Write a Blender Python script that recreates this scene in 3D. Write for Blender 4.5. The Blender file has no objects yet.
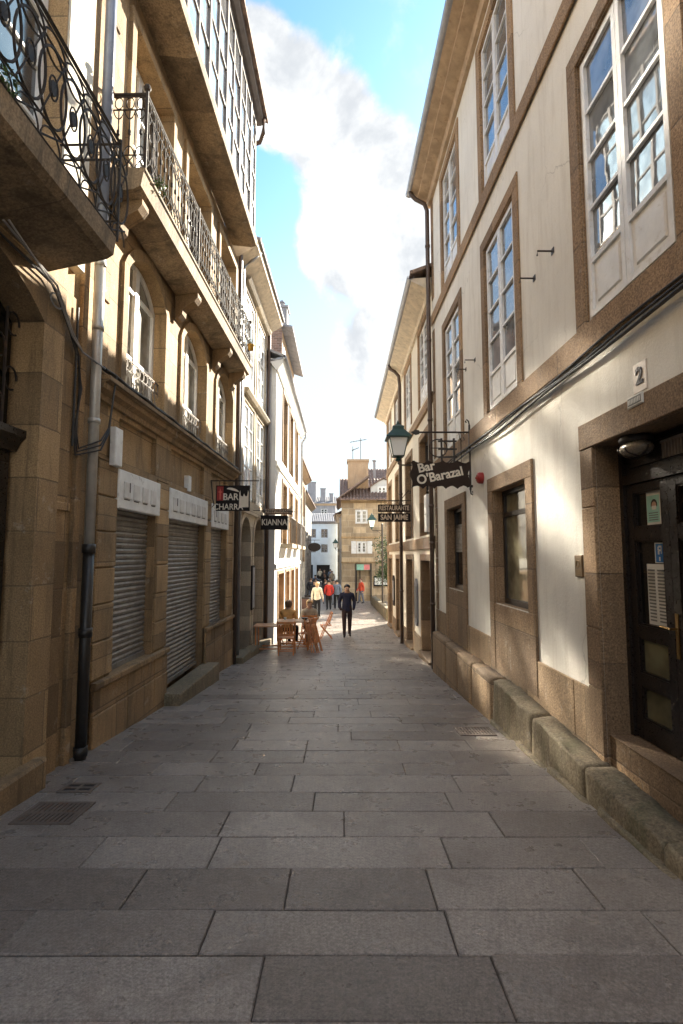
import bpy, bmesh, math, random
from mathutils import Vector, Matrix, noise
random.seed(7)
R = math.radians
scene = bpy.context.scene
COL = scene.collection

# ------------------------------------------------------------------ camera
cam_d = bpy.data.cameras.new("camera")
cam = bpy.data.objects.new("camera", cam_d)
COL.objects.link(cam)
cam_d.sensor_fit = 'VERTICAL'
cam_d.sensor_height = 36.0
cam_d.lens = 510.0 / 1024.0 * 36.0
cam_d.clip_start = 0.05
cam_d.clip_end = 3000
cam.location = (0, 0, 1.64)
cam.rotation_euler = (R(90) + math.atan(43 / 510.0), 0, 0)
scene.camera = cam

# ------------------------------------------------------------------ light
SUN_EL, SUN_AZ = 27.0, 32.0          # azimuth measured from +Y (down the street) towards +X (right)
w = bpy.data.worlds.new("World")
scene.world = w
w.use_nodes = True
NT = w.node_tree
NT.nodes.clear()
def wn(t, **k):
    n = NT.nodes.new(t)
    for a, b in k.items():
        setattr(n, a, b)
    return n
sky = wn('ShaderNodeTexSky', sky_type='NISHITA', sun_disc=False)
sky.sun_elevation = R(SUN_EL)
sky.sun_rotation = R(SUN_AZ)
sky.altitude = 200
sky.air_density = 1.0
sky.dust_density = 1.2
sky.ozone_density = 1.4
SKY_STRENGTH = 0.055
tc = wn('ShaderNodeTexCoord')
L_ = NT.links.new
def wmath(op, a, b=None, c=None, clamp=False):
    n = wn('ShaderNodeMath', operation=op, use_clamp=clamp)
    for i, v in enumerate((a, b, c)):
        if v is None: continue
        if isinstance(v, (int, float)): n.inputs[i].default_value = v
        else: L_(v, n.inputs[i])
    return n.outputs[0]
def wdist(c):
    n = wn('ShaderNodeVectorMath', operation='DISTANCE')
    L_(tc.outputs['Generated'], n.inputs[0])
    n.inputs[1].default_value = c
    return n.outputs['Value']
def wnoise(scale, detail, rough, dist=0.0):
    n = wn('ShaderNodeTexNoise')
    n.inputs['Scale'].default_value = scale
    n.inputs['Detail'].default_value = detail
    n.inputs['Roughness'].default_value = rough
    n.inputs['Distortion'].default_value = dist
    L_(tc.outputs['Generated'], n.inputs['Vector'])
    return n.outputs['Fac']
def wramp(v, a, b):
    n = wn('ShaderNodeMapRange', interpolation_type='SMOOTHSTEP')
    L_(v, n.inputs['Value'])
    n.inputs['From Min'].default_value = a
    n.inputs['From Max'].default_value = b
    return n.outputs['Result']
def skydir(px, py):
    v = Vector(((px - 341.5) / 510, 1, (512 - py) / 510)).normalized()
    v.rotate(Matrix.Rotation(math.atan(43 / 510.0), 3, 'X'))
    return v
sep = wn('ShaderNodeSeparateXYZ')
L_(tc.outputs['Generated'], sep.inputs[0])
n1 = wnoise(5.5, 9, 0.58, 0.3)
n2 = wnoise(14.0, 6, 0.6)
nn = wmath('ADD', wmath('MULTIPLY', n1, 0.75), wmath('MULTIPLY', n2, 0.25))
# cumulus bank: a soft union of spheres of directions, broken up by the noise
blobs = [((256, 62), .10), ((290, 92), .11), ((330, 128), .12), ((372, 170), .12), ((412, 205), .13), ((395, 275), .14), ((355, 250), .13), ((385, 345), .13), ((345, 190), .10)]
bl = None
for (c, r) in blobs:
    d = wramp(wdist(skydir(*c)), r * 1.15, r * 0.35)
    bl = d if bl is None else wmath('MAXIMUM', bl, d)
core = wramp(wmath('ADD', wmath('MULTIPLY', bl, 0.5), nn), 0.70, 0.88)
wisp = wmath('MULTIPLY', wramp(wdist(skydir(385, 40)), .16, .03), wramp(nn, 0.47, 0.68))
wisp = wmath('MULTIPLY', wisp, 0.75)
# low pale band towards the horizon
band = wramp(sep.outputs['Z'], 0.66, 0.24)
band = wmath('MULTIPLY', band, 0.93)
# unseen bright cloud added as fill light over the rest of the dome (behind the camera and to the sides)
rest = wmath('MULTIPLY', wramp(nn, 0.52, 0.66), wramp(wdist(skydir(341, 120)), .62, .85))
tint = wn('ShaderNodeMixRGB', blend_type='MULTIPLY')
tint.inputs['Fac'].default_value = 1
L_(sky.outputs['Color'], tint.inputs['Color1'])
tint.inputs['Color2'].default_value = (.52, .80, .93, 1)
hz = wn('ShaderNodeMixRGB')
L_(band, hz.inputs['Fac'])
L_(tint.outputs[0], hz.inputs['Color1'])
hz.inputs['Color2'].default_value = (2.45, 2.72, 2.8, 1)
shade = wn('ShaderNodeMixRGB')
L_(wramp(nn, 0.40, 0.60), shade.inputs['Fac'])
shade.inputs['Color1'].default_value = (1.9, 2.0, 2.12, 1)
shade.inputs['Color2'].default_value = (3.3, 3.3, 3.25, 1)
mix0 = wn('ShaderNodeMixRGB')
L_(wmath('MAXIMUM', core, wisp), mix0.inputs['Fac'])
L_(hz.outputs[0], mix0.inputs['Color1'])
L_(shade.outputs[0], mix0.inputs['Color2'])
mix = wn('ShaderNodeMixRGB')
L_(rest, mix.inputs['Fac'])
L_(mix0.outputs[0], mix.inputs['Color1'])
mix.inputs['Color2'].default_value = (30, 29.3, 28.4, 1)  # far brighter than the visible cloud, lifts the shade in the street
bg = wn('ShaderNodeBackground')
bg.inputs['Strength'].default_value = SKY_STRENGTH
L_(mix.outputs[0], bg.inputs['Color'])
out = wn('ShaderNodeOutputWorld')
L_(bg.outputs[0], out.inputs['Surface'])

sun_d = bpy.data.lights.new("sun", 'SUN')
sun_d.energy = 3.2
sun_d.angle = R(0.53)
sun_d.color = (1.0, 0.90, 0.74)
sun = bpy.data.objects.new("sun", sun_d)
COL.objects.link(sun)
sd = Vector((math.cos(R(SUN_EL)) * math.sin(R(SUN_AZ)), math.cos(R(SUN_EL)) * math.cos(R(SUN_AZ)), math.sin(R(SUN_EL))))
sun.rotation_euler = sd.to_track_quat('Z', 'Y').to_euler()
sun.location = (30, 40, 50)

vs = scene.view_settings
vs.view_transform = 'Standard'
vs.look = 'None'
vs.exposure = 2.9
vs.gamma = 1.0
vs.use_curve_mapping = False
cy = scene.cycles
cy.use_denoising = True
cy.max_bounces = 8
cy.diffuse_bounces = 5
cy.glossy_bounces = 4
cy.transmission_bounces = 4
cy.caustics_reflective = True
cy.caustics_refractive = False
cy.use_guiding = True
cy.use_surface_guiding = True
cy.guiding_training_samples = 128
cy.blur_glossy = 0.0
cy.sample_clamp_indirect = 0.0

# ------------------------------------------------------------------ mesh helpers
ORG = {}
class Fr:
    """a wall frame: u along, v up, w outward"""
    def __init__(s, o, u, wv):
        s.o = Vector(o); s.u = Vector(u).normalized(); s.w = Vector(wv).normalized()
    def p(s, u, v, w=0.0):
        q = s.o + s.u * u + s.w * w
        return Vector((q.x, q.y, q.z + v))
FL = Fr((-2.79, 0, 0), (.0215, 1, 0), (1, -.0215, 0))
FR = Fr((2.26, 0, 0), (-.019, 1, 0), (-1, -.019, 0))
FB = Fr((2.05, 0, 0), (0, 1, 0), (-1, 0, 0))
FW = Fr((0, 0, 0), (1, 0, 0), (0, -1, 0))      # plain world frame: u = x, w = -y
def FX(y): return Fr((0, y, 0), (1, 0, 0), (0, -1, 0))   # faces the camera end of the street

class MB:
    def __init__(s):
        s.v = []; s.f = []; s.m = []; s.mi = 0
    def add(s, p):
        s.v.append(Vector(p)); return len(s.v) - 1
    def face(s, pts):
        s.f.append([s.add(p) for p in pts]); s.m.append(s.mi)
    def hexa(s, P):
        i = [s.add(p) for p in P]
        for q in ((0, 1, 2, 3), (7, 6, 5, 4), (0, 4, 5, 1), (1, 5, 6, 2), (2, 6, 7, 3), (3, 7, 4, 0)):
            s.f.append([i[k] for k in q]); s.m.append(s.mi)
    def box(s, F, u0, u1, v0, v1, w0, w1):
        s.hexa([F.p(u0, v0, w0), F.p(u1, v0, w0), F.p(u1, v1, w0), F.p(u0, v1, w0),
                F.p(u0, v0, w1), F.p(u1, v0, w1), F.p(u1, v1, w1), F.p(u0, v1, w1)])
    def bbox(s, F, u0, u1, v0, v1, w0, w1, b=.008):
        """box whose outward (w1) face is chamfered"""
        A = [F.p(u0, v0, w0), F.p(u1, v0, w0), F.p(u1, v1, w0), F.p(u0, v1, w0)]
        B = [F.p(u0, v0, w1 - b), F.p(u1, v0, w1 - b), F.p(u1, v1, w1 - b), F.p(u0, v1, w1 - b)]
        C = [F.p(u0 + b, v0 + b, w1), F.p(u1 - b, v0 + b, w1), F.p(u1 - b, v1 - b, w1), F.p(u0 + b, v1 - b, w1)]
        for X, Y in ((A, B), (B, C)):
            for k in range(4):
                s.face([X[k], X[(k + 1) % 4], Y[(k + 1) % 4], Y[k]])
        s.face(C); s.face(A[::-1])
    def profile(s, F, u0, u1, pts):
        """closed (w, v) profile swept along u"""
        a = [F.p(u0, v, w) for (w, v) in pts]; b = [F.p(u1, v, w) for (w, v) in pts]
        n = len(pts)
        for k in range(n):
            s.face([a[k], a[(k + 1) % n], b[(k + 1) % n], b[k]])
        s.face(a[::-1]); s.face(b)
    def plate(s, F, pts, w0, w1):
        """closed (u, v) outline extruded along w"""
        a = [F.p(u, v, w0) for (u, v) in pts]; b = [F.p(u, v, w1) for (u, v) in pts]
        n = len(pts)
        for k in range(n):
            s.face([a[k], a[(k + 1) % n], b[(k + 1) % n], b[k]])
        s.face(a[::-1]); s.face(b)
    def tube(s, pts, r, n=8, closed=False, taper=None):
        pts = [Vector(p) for p in pts]
        N = len(pts); rings = []
        for i, p in enumerate(pts):
            if closed: t = pts[(i + 1) % N] - pts[i - 1]
            else: t = pts[min(i + 1, N - 1)] - pts[max(i - 1, 0)]
            t.normalize()
            a = Vector((0, 0, 1)) if abs(t.z) < .9 else Vector((1, 0, 0))
            x = t.cross(a).normalized(); y = t.cross(x).normalized()
            rr = r if taper is None else r * taper[i]
            rings.append([s.add(p + x * rr * math.cos(6.28318 * k / n) + y * rr * math.sin(6.28318 * k / n)) for k in range(n)])
        for i in range(N if closed else N - 1):
            A = rings[i]; B = rings[(i + 1) % N]
            for k in range(n):
                s.f.append([A[k], A[(k + 1) % n], B[(k + 1) % n], B[k]]); s.m.append(s.mi)
        if not closed:
            s.f.append(rings[0][::-1]); s.m.append(s.mi)
            s.f.append(rings[-1]); s.m.append(s.mi)
    def bar(s, a, b, r, n=4):
        s.tube([a, b], r, n)
    def ring(s, F, cu, cv, w, ru, rv, r, n=20, k=5):
        s.tube([F.p(cu + ru * math.cos(6.28318 * i / n), cv + rv * math.sin(6.28318 * i / n), w) for i in range(n)], r, k, True)
    def arc(s, F, cu, cv, w, ru, rv, a0, a1, r, n=10, k=5):
        s.tube([F.p(cu + ru * math.cos(R(a0 + (a1 - a0) * i / n)), cv + rv * math.sin(R(a0 + (a1 - a0) * i / n)), w) for i in range(n + 1)], r, k)
    def lathe(s, c, prof, n=12):
        c = Vector(c); rings = []
        for (r, z) in prof:
            rings.append([s.add(c + Vector((r * math.cos(6.28318 * k / n), r * math.sin(6.28318 * k / n), z))) for k in range(n)])
        for A, B in zip(rings, rings[1:]):
            for k in range(n):
                s.f.append([A[k], A[(k + 1) % n], B[(k + 1) % n], B[k]]); s.m.append(s.mi)
        s.f.append(rings[0][::-1]); s.m.append(s.mi)
        s.f.append(rings[-1]); s.m.append(s.mi)
    def build(s, name, mat, parent=None, smooth=False, org=None):
        me = bpy.data.meshes.new(name)
        o = bpy.data.objects.new(name, me)
        COL.objects.link(o)
        if parent is not None:
            og = ORG[parent]; o.parent = parent
        else:
            if org is None:
                n = max(1, len(s.v))
                og = Vector((sum(v.x for v in s.v) / n, sum(v.y for v in s.v) / n, min(v.z for v in s.v)))
            else: og = Vector(org)
            o.location = og
        ORG[o] = og.copy()
        me.from_pydata([tuple(v - og) for v in s.v], [], s.f)
        mats = mat if isinstance(mat, (list, tuple)) else [mat]
        for m in mats: me.materials.append(m)
        if len(mats) > 1: me.polygons.foreach_set('material_index', s.m)
        bm = bmesh.new(); bm.from_mesh(me)
        bmesh.ops.recalc_face_normals(bm, faces=bm.faces)
        bm.to_mesh(me); bm.free()
        if smooth: me.polygons.foreach_set('use_smooth', [True] * len(me.polygons))
        me.update()
        return o

def tag(o, label=None, cat=None, group=None, kind=None):
    if label: o['label'] = label
    if cat: o['category'] = cat
    if group: o['group'] = group
    if kind: o['kind'] = kind
    return o
def empty(name, loc, label=None, cat=None, group=None):
    o = bpy.data.objects.new(name, None)
    COL.objects.link(o); o.location = loc; ORG[o] = Vector(loc)
    o.empty_display_size = .2
    return tag(o, label, cat, group)
def copy_tree(o, parent=None):
    c = o.copy(); COL.objects.link(c)
    if parent is not None: c.parent = parent
    for ch in list(o.children): copy_tree(ch, c)
    return c
def gz(y):
    if y < 16: return -.07 * y
    if y < 42: return -1.12 - .034 * (y - 16)
    return -2.004 + .012 * (y - 42)

# ------------------------------------------------------------------ materials
class MN:
    def __init__(s, name):
        s.m = bpy.data.materials.new(name); s.m.use_nodes = True
        s.t = s.m.node_tree; s.b = s.t.nodes['Principled BSDF']
        s.pos = s.t.nodes.new('ShaderNodeNewGeometry').outputs['Position']
    def n(s, t, **k):
        x = s.t.nodes.new(t)
        for a, b in k.items(): setattr(x, a, b)
        return x
    def l(s, a, b): s.t.links.new(a, b)
    def noise(s, scale, detail=4, rough=.55, stretch=None, dist=0):
        x = s.n('ShaderNodeTexNoise')
        x.inputs['Scale'].default_value = scale; x.inputs['Detail'].default_value = detail
        x.inputs['Roughness'].default_value = rough; x.inputs['Distortion'].default_value = dist
        v = s.pos
        if stretch:
            mp = s.n('ShaderNodeMapping'); mp.inputs['Scale'].default_value = stretch
            s.l(v, mp.inputs[0]); v = mp.outputs[0]
        s.l(v, x.inputs['Vector'])
        return x.outputs['Fac']
    def rng(s, v, a, b, c=0, d=1):
        x = s.n('ShaderNodeMapRange'); s.l(v, x.inputs[0])
        for i, q in zip(('From Min', 'From Max', 'To Min', 'To Max'), (a, b, c, d)): x.inputs[i].default_value = q
        return x.outputs[0]
    def mix(s, f, a, b, mode='MIX'):
        x = s.n('ShaderNodeMixRGB', blend_type=mode)
        for i, q in ((0, f), (1, a), (2, b)):
            if isinstance(q, (int, float)): x.inputs[i].default_value = q
            elif isinstance(q, tuple): x.inputs[i].default_value = q + (1,) if len(q) == 3 else q
            else: s.l(q, x.inputs[i])
        return x.outputs[0]
    def math(s, op, a, b):
        x = s.n('ShaderNodeMath', operation=op)
        for i, q in enumerate((a, b)):
            if isinstance(q, (int, float)): x.inputs[i].default_value = q
            else: s.l(q, x.inputs[i])
        return x.outputs[0]
    def bump(s, h, strength, dist=.01):
        x = s.n('ShaderNodeBump'); x.inputs['Strength'].default_value = strength
        x.inputs['Distance'].default_value = dist
        s.l(h, x.inputs['Height']); s.l(x.outputs[0], s.b.inputs['Normal'])
    def col(s, c):
        if isinstance(c, tuple): s.b.inputs['Base Color'].default_value = c + (1,)
        else: s.l(c, s.b.inputs['Base Color'])
    def rough(s, r):
        if isinstance(r, (int, float)): s.b.inputs['Roughness'].default_value = r
        else: s.l(r, s.b.inputs['Roughness'])
def sc(c, k): return tuple(min(1, x * k) for x in c)

def paint(name, c, rough=.45, metal=0.0, var=.12, spec=.5, wear=None):
    m = MN(name)
    f = m.noise(6, 5)
    f2 = m.noise(60, 3)
    c2 = m.mix(m.rng(f, .35, .65), sc(c, 1 - var), sc(c, 1 + var))
    if wear:
        c2 = m.mix(m.rng(m.noise(9, 8, .7), .56, .68), c2, wear)
    m.col(c2)
    m.rough(m.rng(f2, .3, .7, max(.03, rough - .08), min(1, rough + .1)))
    m.b.inputs['Metallic'].default_value = metal
    m.b.inputs['Specular IOR Level'].default_value = spec
    m.bump(f2, .08, .002)
    return m.m

def stone(name, c1, c2, block=None, axis='y', grain=70, speck=.45, stain=.35, mortar=None, rough=.85, bump=.5, stainc=None, seed=0.0):
    m = MN(name)
    col = m.mix(m.rng(m.noise(1.3, 6, .6), .3, .7), c1, c2)
    hts = None
    if block:
        cx = m.n('ShaderNodeSeparateXYZ'); m.l(m.pos, cx.inputs[0])
        cb = m.n('ShaderNodeCombineXYZ')
        m.l(m.math('ADD', cx.outputs['Y' if axis == 'y' else 'X'], seed), cb.inputs[0]); m.l(cx.outputs['Z'], cb.inputs[1])
        # wobble the joints a little
        br = m.n('ShaderNodeTexBrick'); br.offset = .43; br.squash = 1.35; br.squash_frequency = 3
        br.inputs['Scale'].default_value = 1
        br.inputs['Brick Width'].default_value = block[0]; br.inputs['Row Height'].default_value = block[1]
        br.inputs['Mortar Size'].default_value = .008; br.inputs['Mortar Smooth'].default_value = .35
        br.inputs['Bias'].default_value = 0
        br.inputs['Color1'].default_value = (.50, .49, .48, 1); br.inputs['Color2'].default_value = (1.22, 1.2, 1.15, 1)
        mo = mortar or sc(c1, .45)
        br.inputs['Mortar'].default_value = (.5, .5, .5, 1)
        m.l(cb.outputs[0], br.inputs['Vector'])
        col = m.mix(.88, col, br.outputs['Color'], 'MULTIPLY')
        col = m.mix(br.outputs['Fac'], col, mo)
        hts = br.outputs['Fac']
    g = m.noise(grain, 3, .75)
    col = m.mix(speck, col, m.mix(m.rng(g, .36, .64), (.35, .31, .27), (1.55, 1.5, 1.42)), 'MULTIPLY')
    st = m.noise(2.2, 7, .65, (1.6, 1.6, .35), .4)
    col = m.mix(m.math('MULTIPLY', m.rng(st, .48, .7), stain), col, stainc or sc(c1, .28))
    st2 = m.noise(5.5, 8, .72, (2.2, 2.2, .16), .2)
    col = m.mix(m.math('MULTIPLY', m.rng(st2, .54, .68), stain * .8), col, sc(c1, .2))
    col = m.mix(m.math('MULTIPLY', m.rng(m.noise(3.1, 9, .75), .60, .66), .3), col, (.55, .50, .42))
    m.col(col)
    m.rough(rough)
    h = m.math('ADD', m.math('MULTIPLY', g, .5), m.math('MULTIPLY', m.noise(9, 5), 1.0))
    if hts: h = m.math('SUBTRACT', h, m.math('MULTIPLY', hts, 1.6))
    m.bump(h, bump, .012)
    return m.m

def plaster(name, c, stain=.3, sc2=(.42, .36, .28)):
    m = MN(name)
    col = m.mix(m.rng(m.noise(.9, 6, .6), .3, .7), sc(c, .9), sc(c, 1.05))
    st = m.noise(3.0, 8, .68, (2.4, 2.4, .28), .3)
    col = m.mix(m.math('MULTIPLY', m.rng(st, .5, .75), stain), col, sc2)
    col = m.mix(m.rng(m.noise(.75, 4, .5, None, .8), .575, .585, 0, .10), col, sc(c, .62))
    col = m.mix(m.math('MULTIPLY', m.rng(m.noise(7, 9, .78), .60, .70), stain * .8), col, sc2)
    ck = m.n('ShaderNodeTexVoronoi', feature='DISTANCE_TO_EDGE'); ck.inputs['Scale'].default_value = .55
    wb = m.n('ShaderNodeVectorMath', operation='ADD'); nz_ = m.n('ShaderNodeTexNoise'); nz_.inputs['Scale'].default_value = 3; nz_.inputs['Detail'].default_value = 6; m.l(m.pos, nz_.inputs['Vector']); sc_ = m.n('ShaderNodeVectorMath', operation='SCALE'); sc_.inputs['Scale'].default_value = .5; m.l(nz_.outputs['Color'], sc_.inputs[0]); m.l(m.pos, wb.inputs[0]); m.l(sc_.outputs[0], wb.inputs[1]); m.l(wb.outputs[0], ck.inputs['Vector'])
    col = m.mix(m.math('MULTIPLY', m.math('MULTIPLY', m.rng(ck.outputs['Distance'], .0, .006, 1, 0), m.rng(m.noise(.6, 3), .5, .6)), .5), col, sc(c, .35))
    col = m.mix(.25, col, m.mix(m.rng(m.noise(130, 2, .6), .35, .65), (.75, .75, .75), (1.15, 1.15, 1.15)), 'MULTIPLY')
    m.col(col); m.rough(.9)
    m.bump(m.math('ADD', m.noise(45, 5, .6), m.math('MULTIPLY', m.noise(4, 3), 2.0)), .3, .008)
    return m.m

def glass(name, c=(.02, .024, .028), ior=1.95, rough=.015, wave=.10):
    m = MN(name)
    m.col(m.mix(m.rng(m.noise(2.5, 3), .4, .6), sc(c, .7), sc(c, 1.5)))
    m.rough(rough)
    m.b.inputs['IOR'].default_value = ior
    m.bump(m.noise(2.4, 2), wave, .02)
    return m.m

M = {}
M['gold'] = stone('golden_granite', (.42, .292, .158), (.305, .207, .107), (.95, .46), 'y', 75, .5, .7)
M['gold2'] = stone('golden_granite_dressed', (.42, .298, .165), (.315, .217, .115), (1.1, .52), 'y', 75, .5, .6)
M['golddark'] = stone('weathered_granite', (.33, .225, .12), (.23, .152, .08), (.8, .44), 'y', 70, .5, .7, seed=.37)
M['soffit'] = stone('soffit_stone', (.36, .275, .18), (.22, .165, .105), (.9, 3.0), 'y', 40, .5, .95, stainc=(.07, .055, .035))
M['brown'] = stone('brown_granite', (.36, .25, .15), (.27, .18, .105), (1.9, .74), 'y', 62, .75, .35, bump=.7)
M['plinth'] = stone('plinth_granite', (.36, .26, .16), (.27, .19, .115), (1.0, .55), 'y', 60, .7, .5, bump=.6, seed=.2)
M['bench'] = stone('bench_stone', (.235, .19, .125), (.165, .135, .085), None, 'y', 45, .65, .75, stainc=(.075, .08, .035), bump=.9)
M['cream'] = plaster('cream_plaster', (.81, .785, .715), .36)
M['white'] = plaster('white_plaster', (.62, .61, .58), .35)
M['cream2'] = plaster('ivory_plaster', (.76, .70, .58), .25)
M['peeling'] = plaster('peeling_plaster', (.70, .65, .54), .9, (.22, .19, .15))
M['bluewhite'] = plaster('pale_blue_plaster', (.62, .71, .78), .15)
M['palestone'] = stone('pale_stone', (.52, .45, .34), (.43, .36, .27), (.8, .4), 'y', 60, .35, .4)
M['ashlar_x'] = stone('ashlar', (.60, .47, .31), (.40, .30, .19), (.95, .48), 'x', 45, .35, .5, mortar=(.66, .58, .46))
M['rubble_x'] = stone('rubble_masonry', (.42, .33, .22), (.30, .22, .14), (.42, .24), 'x', 45, .35, .4, mortar=(.45, .38, .29))
M['slate'] = stone('grey_render', (.30, .30, .31), (.24, .24, .26), None, 'x', 30, .2, .5)
M['greystone'] = stone('grey_masonry', (.46, .44, .42), (.36, .345, .33), (.6, .3), 'y', 40, .35, .5)
M['whiteframe'] = paint('white_paint', (.74, .735, .71), .4, var=.08, wear=(.58, .55, .49))
M['greyframe'] = paint('weathered_grey_paint', (.16, .14, .125), .6, wear=(.09, .065, .05))
M['brownframe'] = paint('dark_brown_paint', (.028, .02, .015), .35)
M['door'] = paint('black_brown_door_paint', (.016, .012, .010), .32)
M['iron'] = paint('dark_iron', (.035, .028, .024), .5, .3, wear=(.10, .055, .03))
M['rustiron'] = paint('rusty_iron', (.032, .026, .022), .7, .1, spec=.3, wear=(.075, .045, .028))
M['paleiron'] = paint('pale_painted_iron', (.24, .21, .18), .6, wear=(.13, .09, .06))
M['zinc'] = paint('zinc', (.33, .335, .35), .4, .6)
M['bluepipe'] = paint('blue_grey_pipe', (.17, .20, .27), .35)
M['greypipe'] = paint('grey_pipe', (.40, .38, .34), .35, .3)
M['blackpipe'] = paint('black_pipe', (.02, .017, .014), .4)
M['brownpipe'] = paint('brown_pipe', (.085, .055, .038), .4)
M['shutter'] = paint('brown_grey_shutter', (.235, .22, .20), .5, .25, var=.2, wear=(.13, .10, .08))
M['cable'] = paint('black_cable', (.02, .018, .017), .6)
M['greycable'] = paint('grey_cable', (.30, .29, .28), .6)
M['signwhite'] = paint('white_sign_board', (.74, .75, .74), .5, var=.08, wear=(.5, .5, .49))
M['signletter'] = paint('pale_relief_letter', (.63, .62, .60), .5, var=.12)
M['print_and_shadow'] = paint('dark_print_and_shadow', (.05, .045, .05), .6)  # black of the house number and of the painted letter shadows
M['signblack'] = paint('black_sign_board', (.018, .014, .013), .75, spec=.25)
M['signbrown'] = paint('dark_brown_sign_board', (.035, .022, .016), .75, spec=.25)
M['signtan'] = paint('carved_wood_sign', (.16, .10, .06), .6)
M['letter'] = paint('cream_letter', (.74, .67, .55), .5)
M['lettertan'] = paint('tan_letter', (.55, .44, .33), .5)
M['red'] = paint('dark_red_enamel', (.30, .02, .015), .4)
M['lampgreen'] = paint('dark_green_lamp_paint', (.022, .06, .05), .4)
M['wood'] = paint('varnished_terrace_wood', (.60, .23, .07), .4, var=.25)
M['woodtop'] = paint('table_top_wood', (.55, .32, .18), .4, var=.2)
M['shopwood'] = paint('golden_shopfront_wood', (.36, .235, .135), .45, var=.25)
M['wooddark'] = paint('eave_wood', (.46, .34, .22), .7, var=.15, wear=(.34, .23, .14))
M['creamwood'] = paint('cream_eave_board', (.66, .56, .42), .7, var=.15, wear=(.4, .31, .2))
M['tile'] = paint('clay_roof_tile', (.20, .135, .105), .85, var=.35, wear=(.10, .075, .06))
M['oldtile'] = paint('lichen_roof_tile', (.23, .16, .12), .9, var=.35, wear=(.3, .26, .2))
M['brick'] = stone('old_brick', (.27, .17, .13), (.22, .13, .1), (.22, .075), 'x', 60, .3, .4, mortar=(.33, .28, .24))
M['orangebrick'] = stone('orange_render', (.46, .33, .21), (.37, .25, .15), None, 'y', 40, .3, .4)
M['glass'] = glass('window_glass', rough=.13)
M['clearglass'] = glass('clear_window_glass', (.13, .14, .15), 2.4, wave=.035)
M['gallery_glass'] = glass('gallery_glass', (.86, .89, .92), 1.6, .10)
M['gallery_glass'].node_tree.nodes['Principled BSDF'].inputs['Metallic'].default_value = .85
M['darkglass'] = glass('dark_glass', (.008, .008, .008), 1.5, .04)
M['curtain'] = paint('beige_curtain', (.40, .37, .28), .8)
M['interior'] = paint('dark_interior', (.02, .017, .015), .9)
M['brass'] = paint('brass', (.24, .15, .055), .45, .9)
M['plaque'] = paint('bronze_plaque', (.20, .14, .08), .45, .5)
M['paper'] = paint('white_paper', (.70, .69, .63), .6)
M['mint'] = paint('mint_paper', (.34, .62, .54), .6)
M['bluepaper'] = paint('blue_sticker', (.03, .16, .42), .5)
M['ink'] = paint('grey_ink', (.18, .18, .17), .7)
M['mortar'] = stone('joint_sand', (.10, .082, .066), (.06, .05, .042), None, 'y', 50, .4, .3)
M['groundm'] = stone('earth_and_paving', (.20, .19, .18), (.17, .16, .15), None, 'y', 20, .3, .3)
M['grate'] = paint('cast_iron', (.17, .135, .11), .6, .3, wear=(.20, .10, .05))
M['green'] = paint('leaf_green', (.07, .13, .025), .55, var=.4)
M['darkgreen'] = paint('dark_leaf', (.045, .075, .025), .55, var=.5)
M['yellowpot'] = paint('yellow_pot', (.62, .33, .04), .5)
M['bark'] = paint('bark', (.11, .08, .055), .9)
M['skin'] = paint('skin', (.52, .32, .23), .55)
M['hairdark'] = paint('dark_hair', (.02, .015, .012), .5)
M['hairblonde'] = paint('blonde_hair', (.62, .44, .23), .5)
M['hairbrown'] = paint('brown_hair', (.17, .09, .045), .5)
def cloth(name, c): return paint(name, c, .85, var=.15, spec=.25)

lm = bpy.data.materials.new('frosted_lamp_glass'); lm.use_nodes = True
lb = lm.node_tree.nodes['Principled BSDF']
lb.inputs['Base Color'].default_value = (.90, .90, .86, 1); lb.inputs['Roughness'].default_value = .25
lb.inputs['Transmission Weight'].default_value = 0.0
M['lampglass'] = lm

# paving: colour per slab from an attribute, granite grain on top
pm = MN('granite_paving')
at = pm.n('ShaderNodeAttribute', attribute_name='tone')
pc = pm.mix(at.outputs['Fac'], (.195, .168, .148), (.385, .347, .312))
pc = pm.mix(.5, pc, pm.mix(pm.rng(pm.noise(95, 3, .75), .36, .64), (.42, .41, .40), (1.5, 1.48, 1.45)), 'MULTIPLY')
pc = pm.mix(pm.math('MULTIPLY', pm.rng(pm.noise(.8, 7, .65), .45, .72), .45), pc, (.10, .085, .07))
pc = pm.mix(pm.math('MULTIPLY', pm.rng(pm.noise(6, 9, .8), .55, .75), .3), pc, (.36, .33, .30))
pc = pm.mix(.55, pc, pm.mix(pm.rng(pm.noise(48, 4, .8), .38, .62), (.5, .49, .47), (1.45, 1.43, 1.4)), 'MULTIPLY')
pc = pm.mix(pm.math('MULTIPLY', pm.rng(pm.noise(1.7, 8, .7, None, .6), .50, .66), .40), pc, (.13, .10, .08))
pc = pm.mix(pm.math('MULTIPLY', pm.rng(pm.noise(30, 2, .5), .74, .77), .5), pc, (.42, .40, .37))
pc = pm.mix(pm.math('MULTIPLY', pm.rng(pm.noise(27, 1, .5), .765, .79), .6), pc, (.06, .055, .05))
pm.col(pc)
pm.rough(pm.rng(pm.noise(5, 5), .3, .7, .23, .43))
pm.bump(pm.math('ADD', pm.noise(70, 4, .75), pm.math('MULTIPLY', pm.noise(12, 5), 1.2)), .55, .009)
M['paving'] = pm.m

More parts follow.
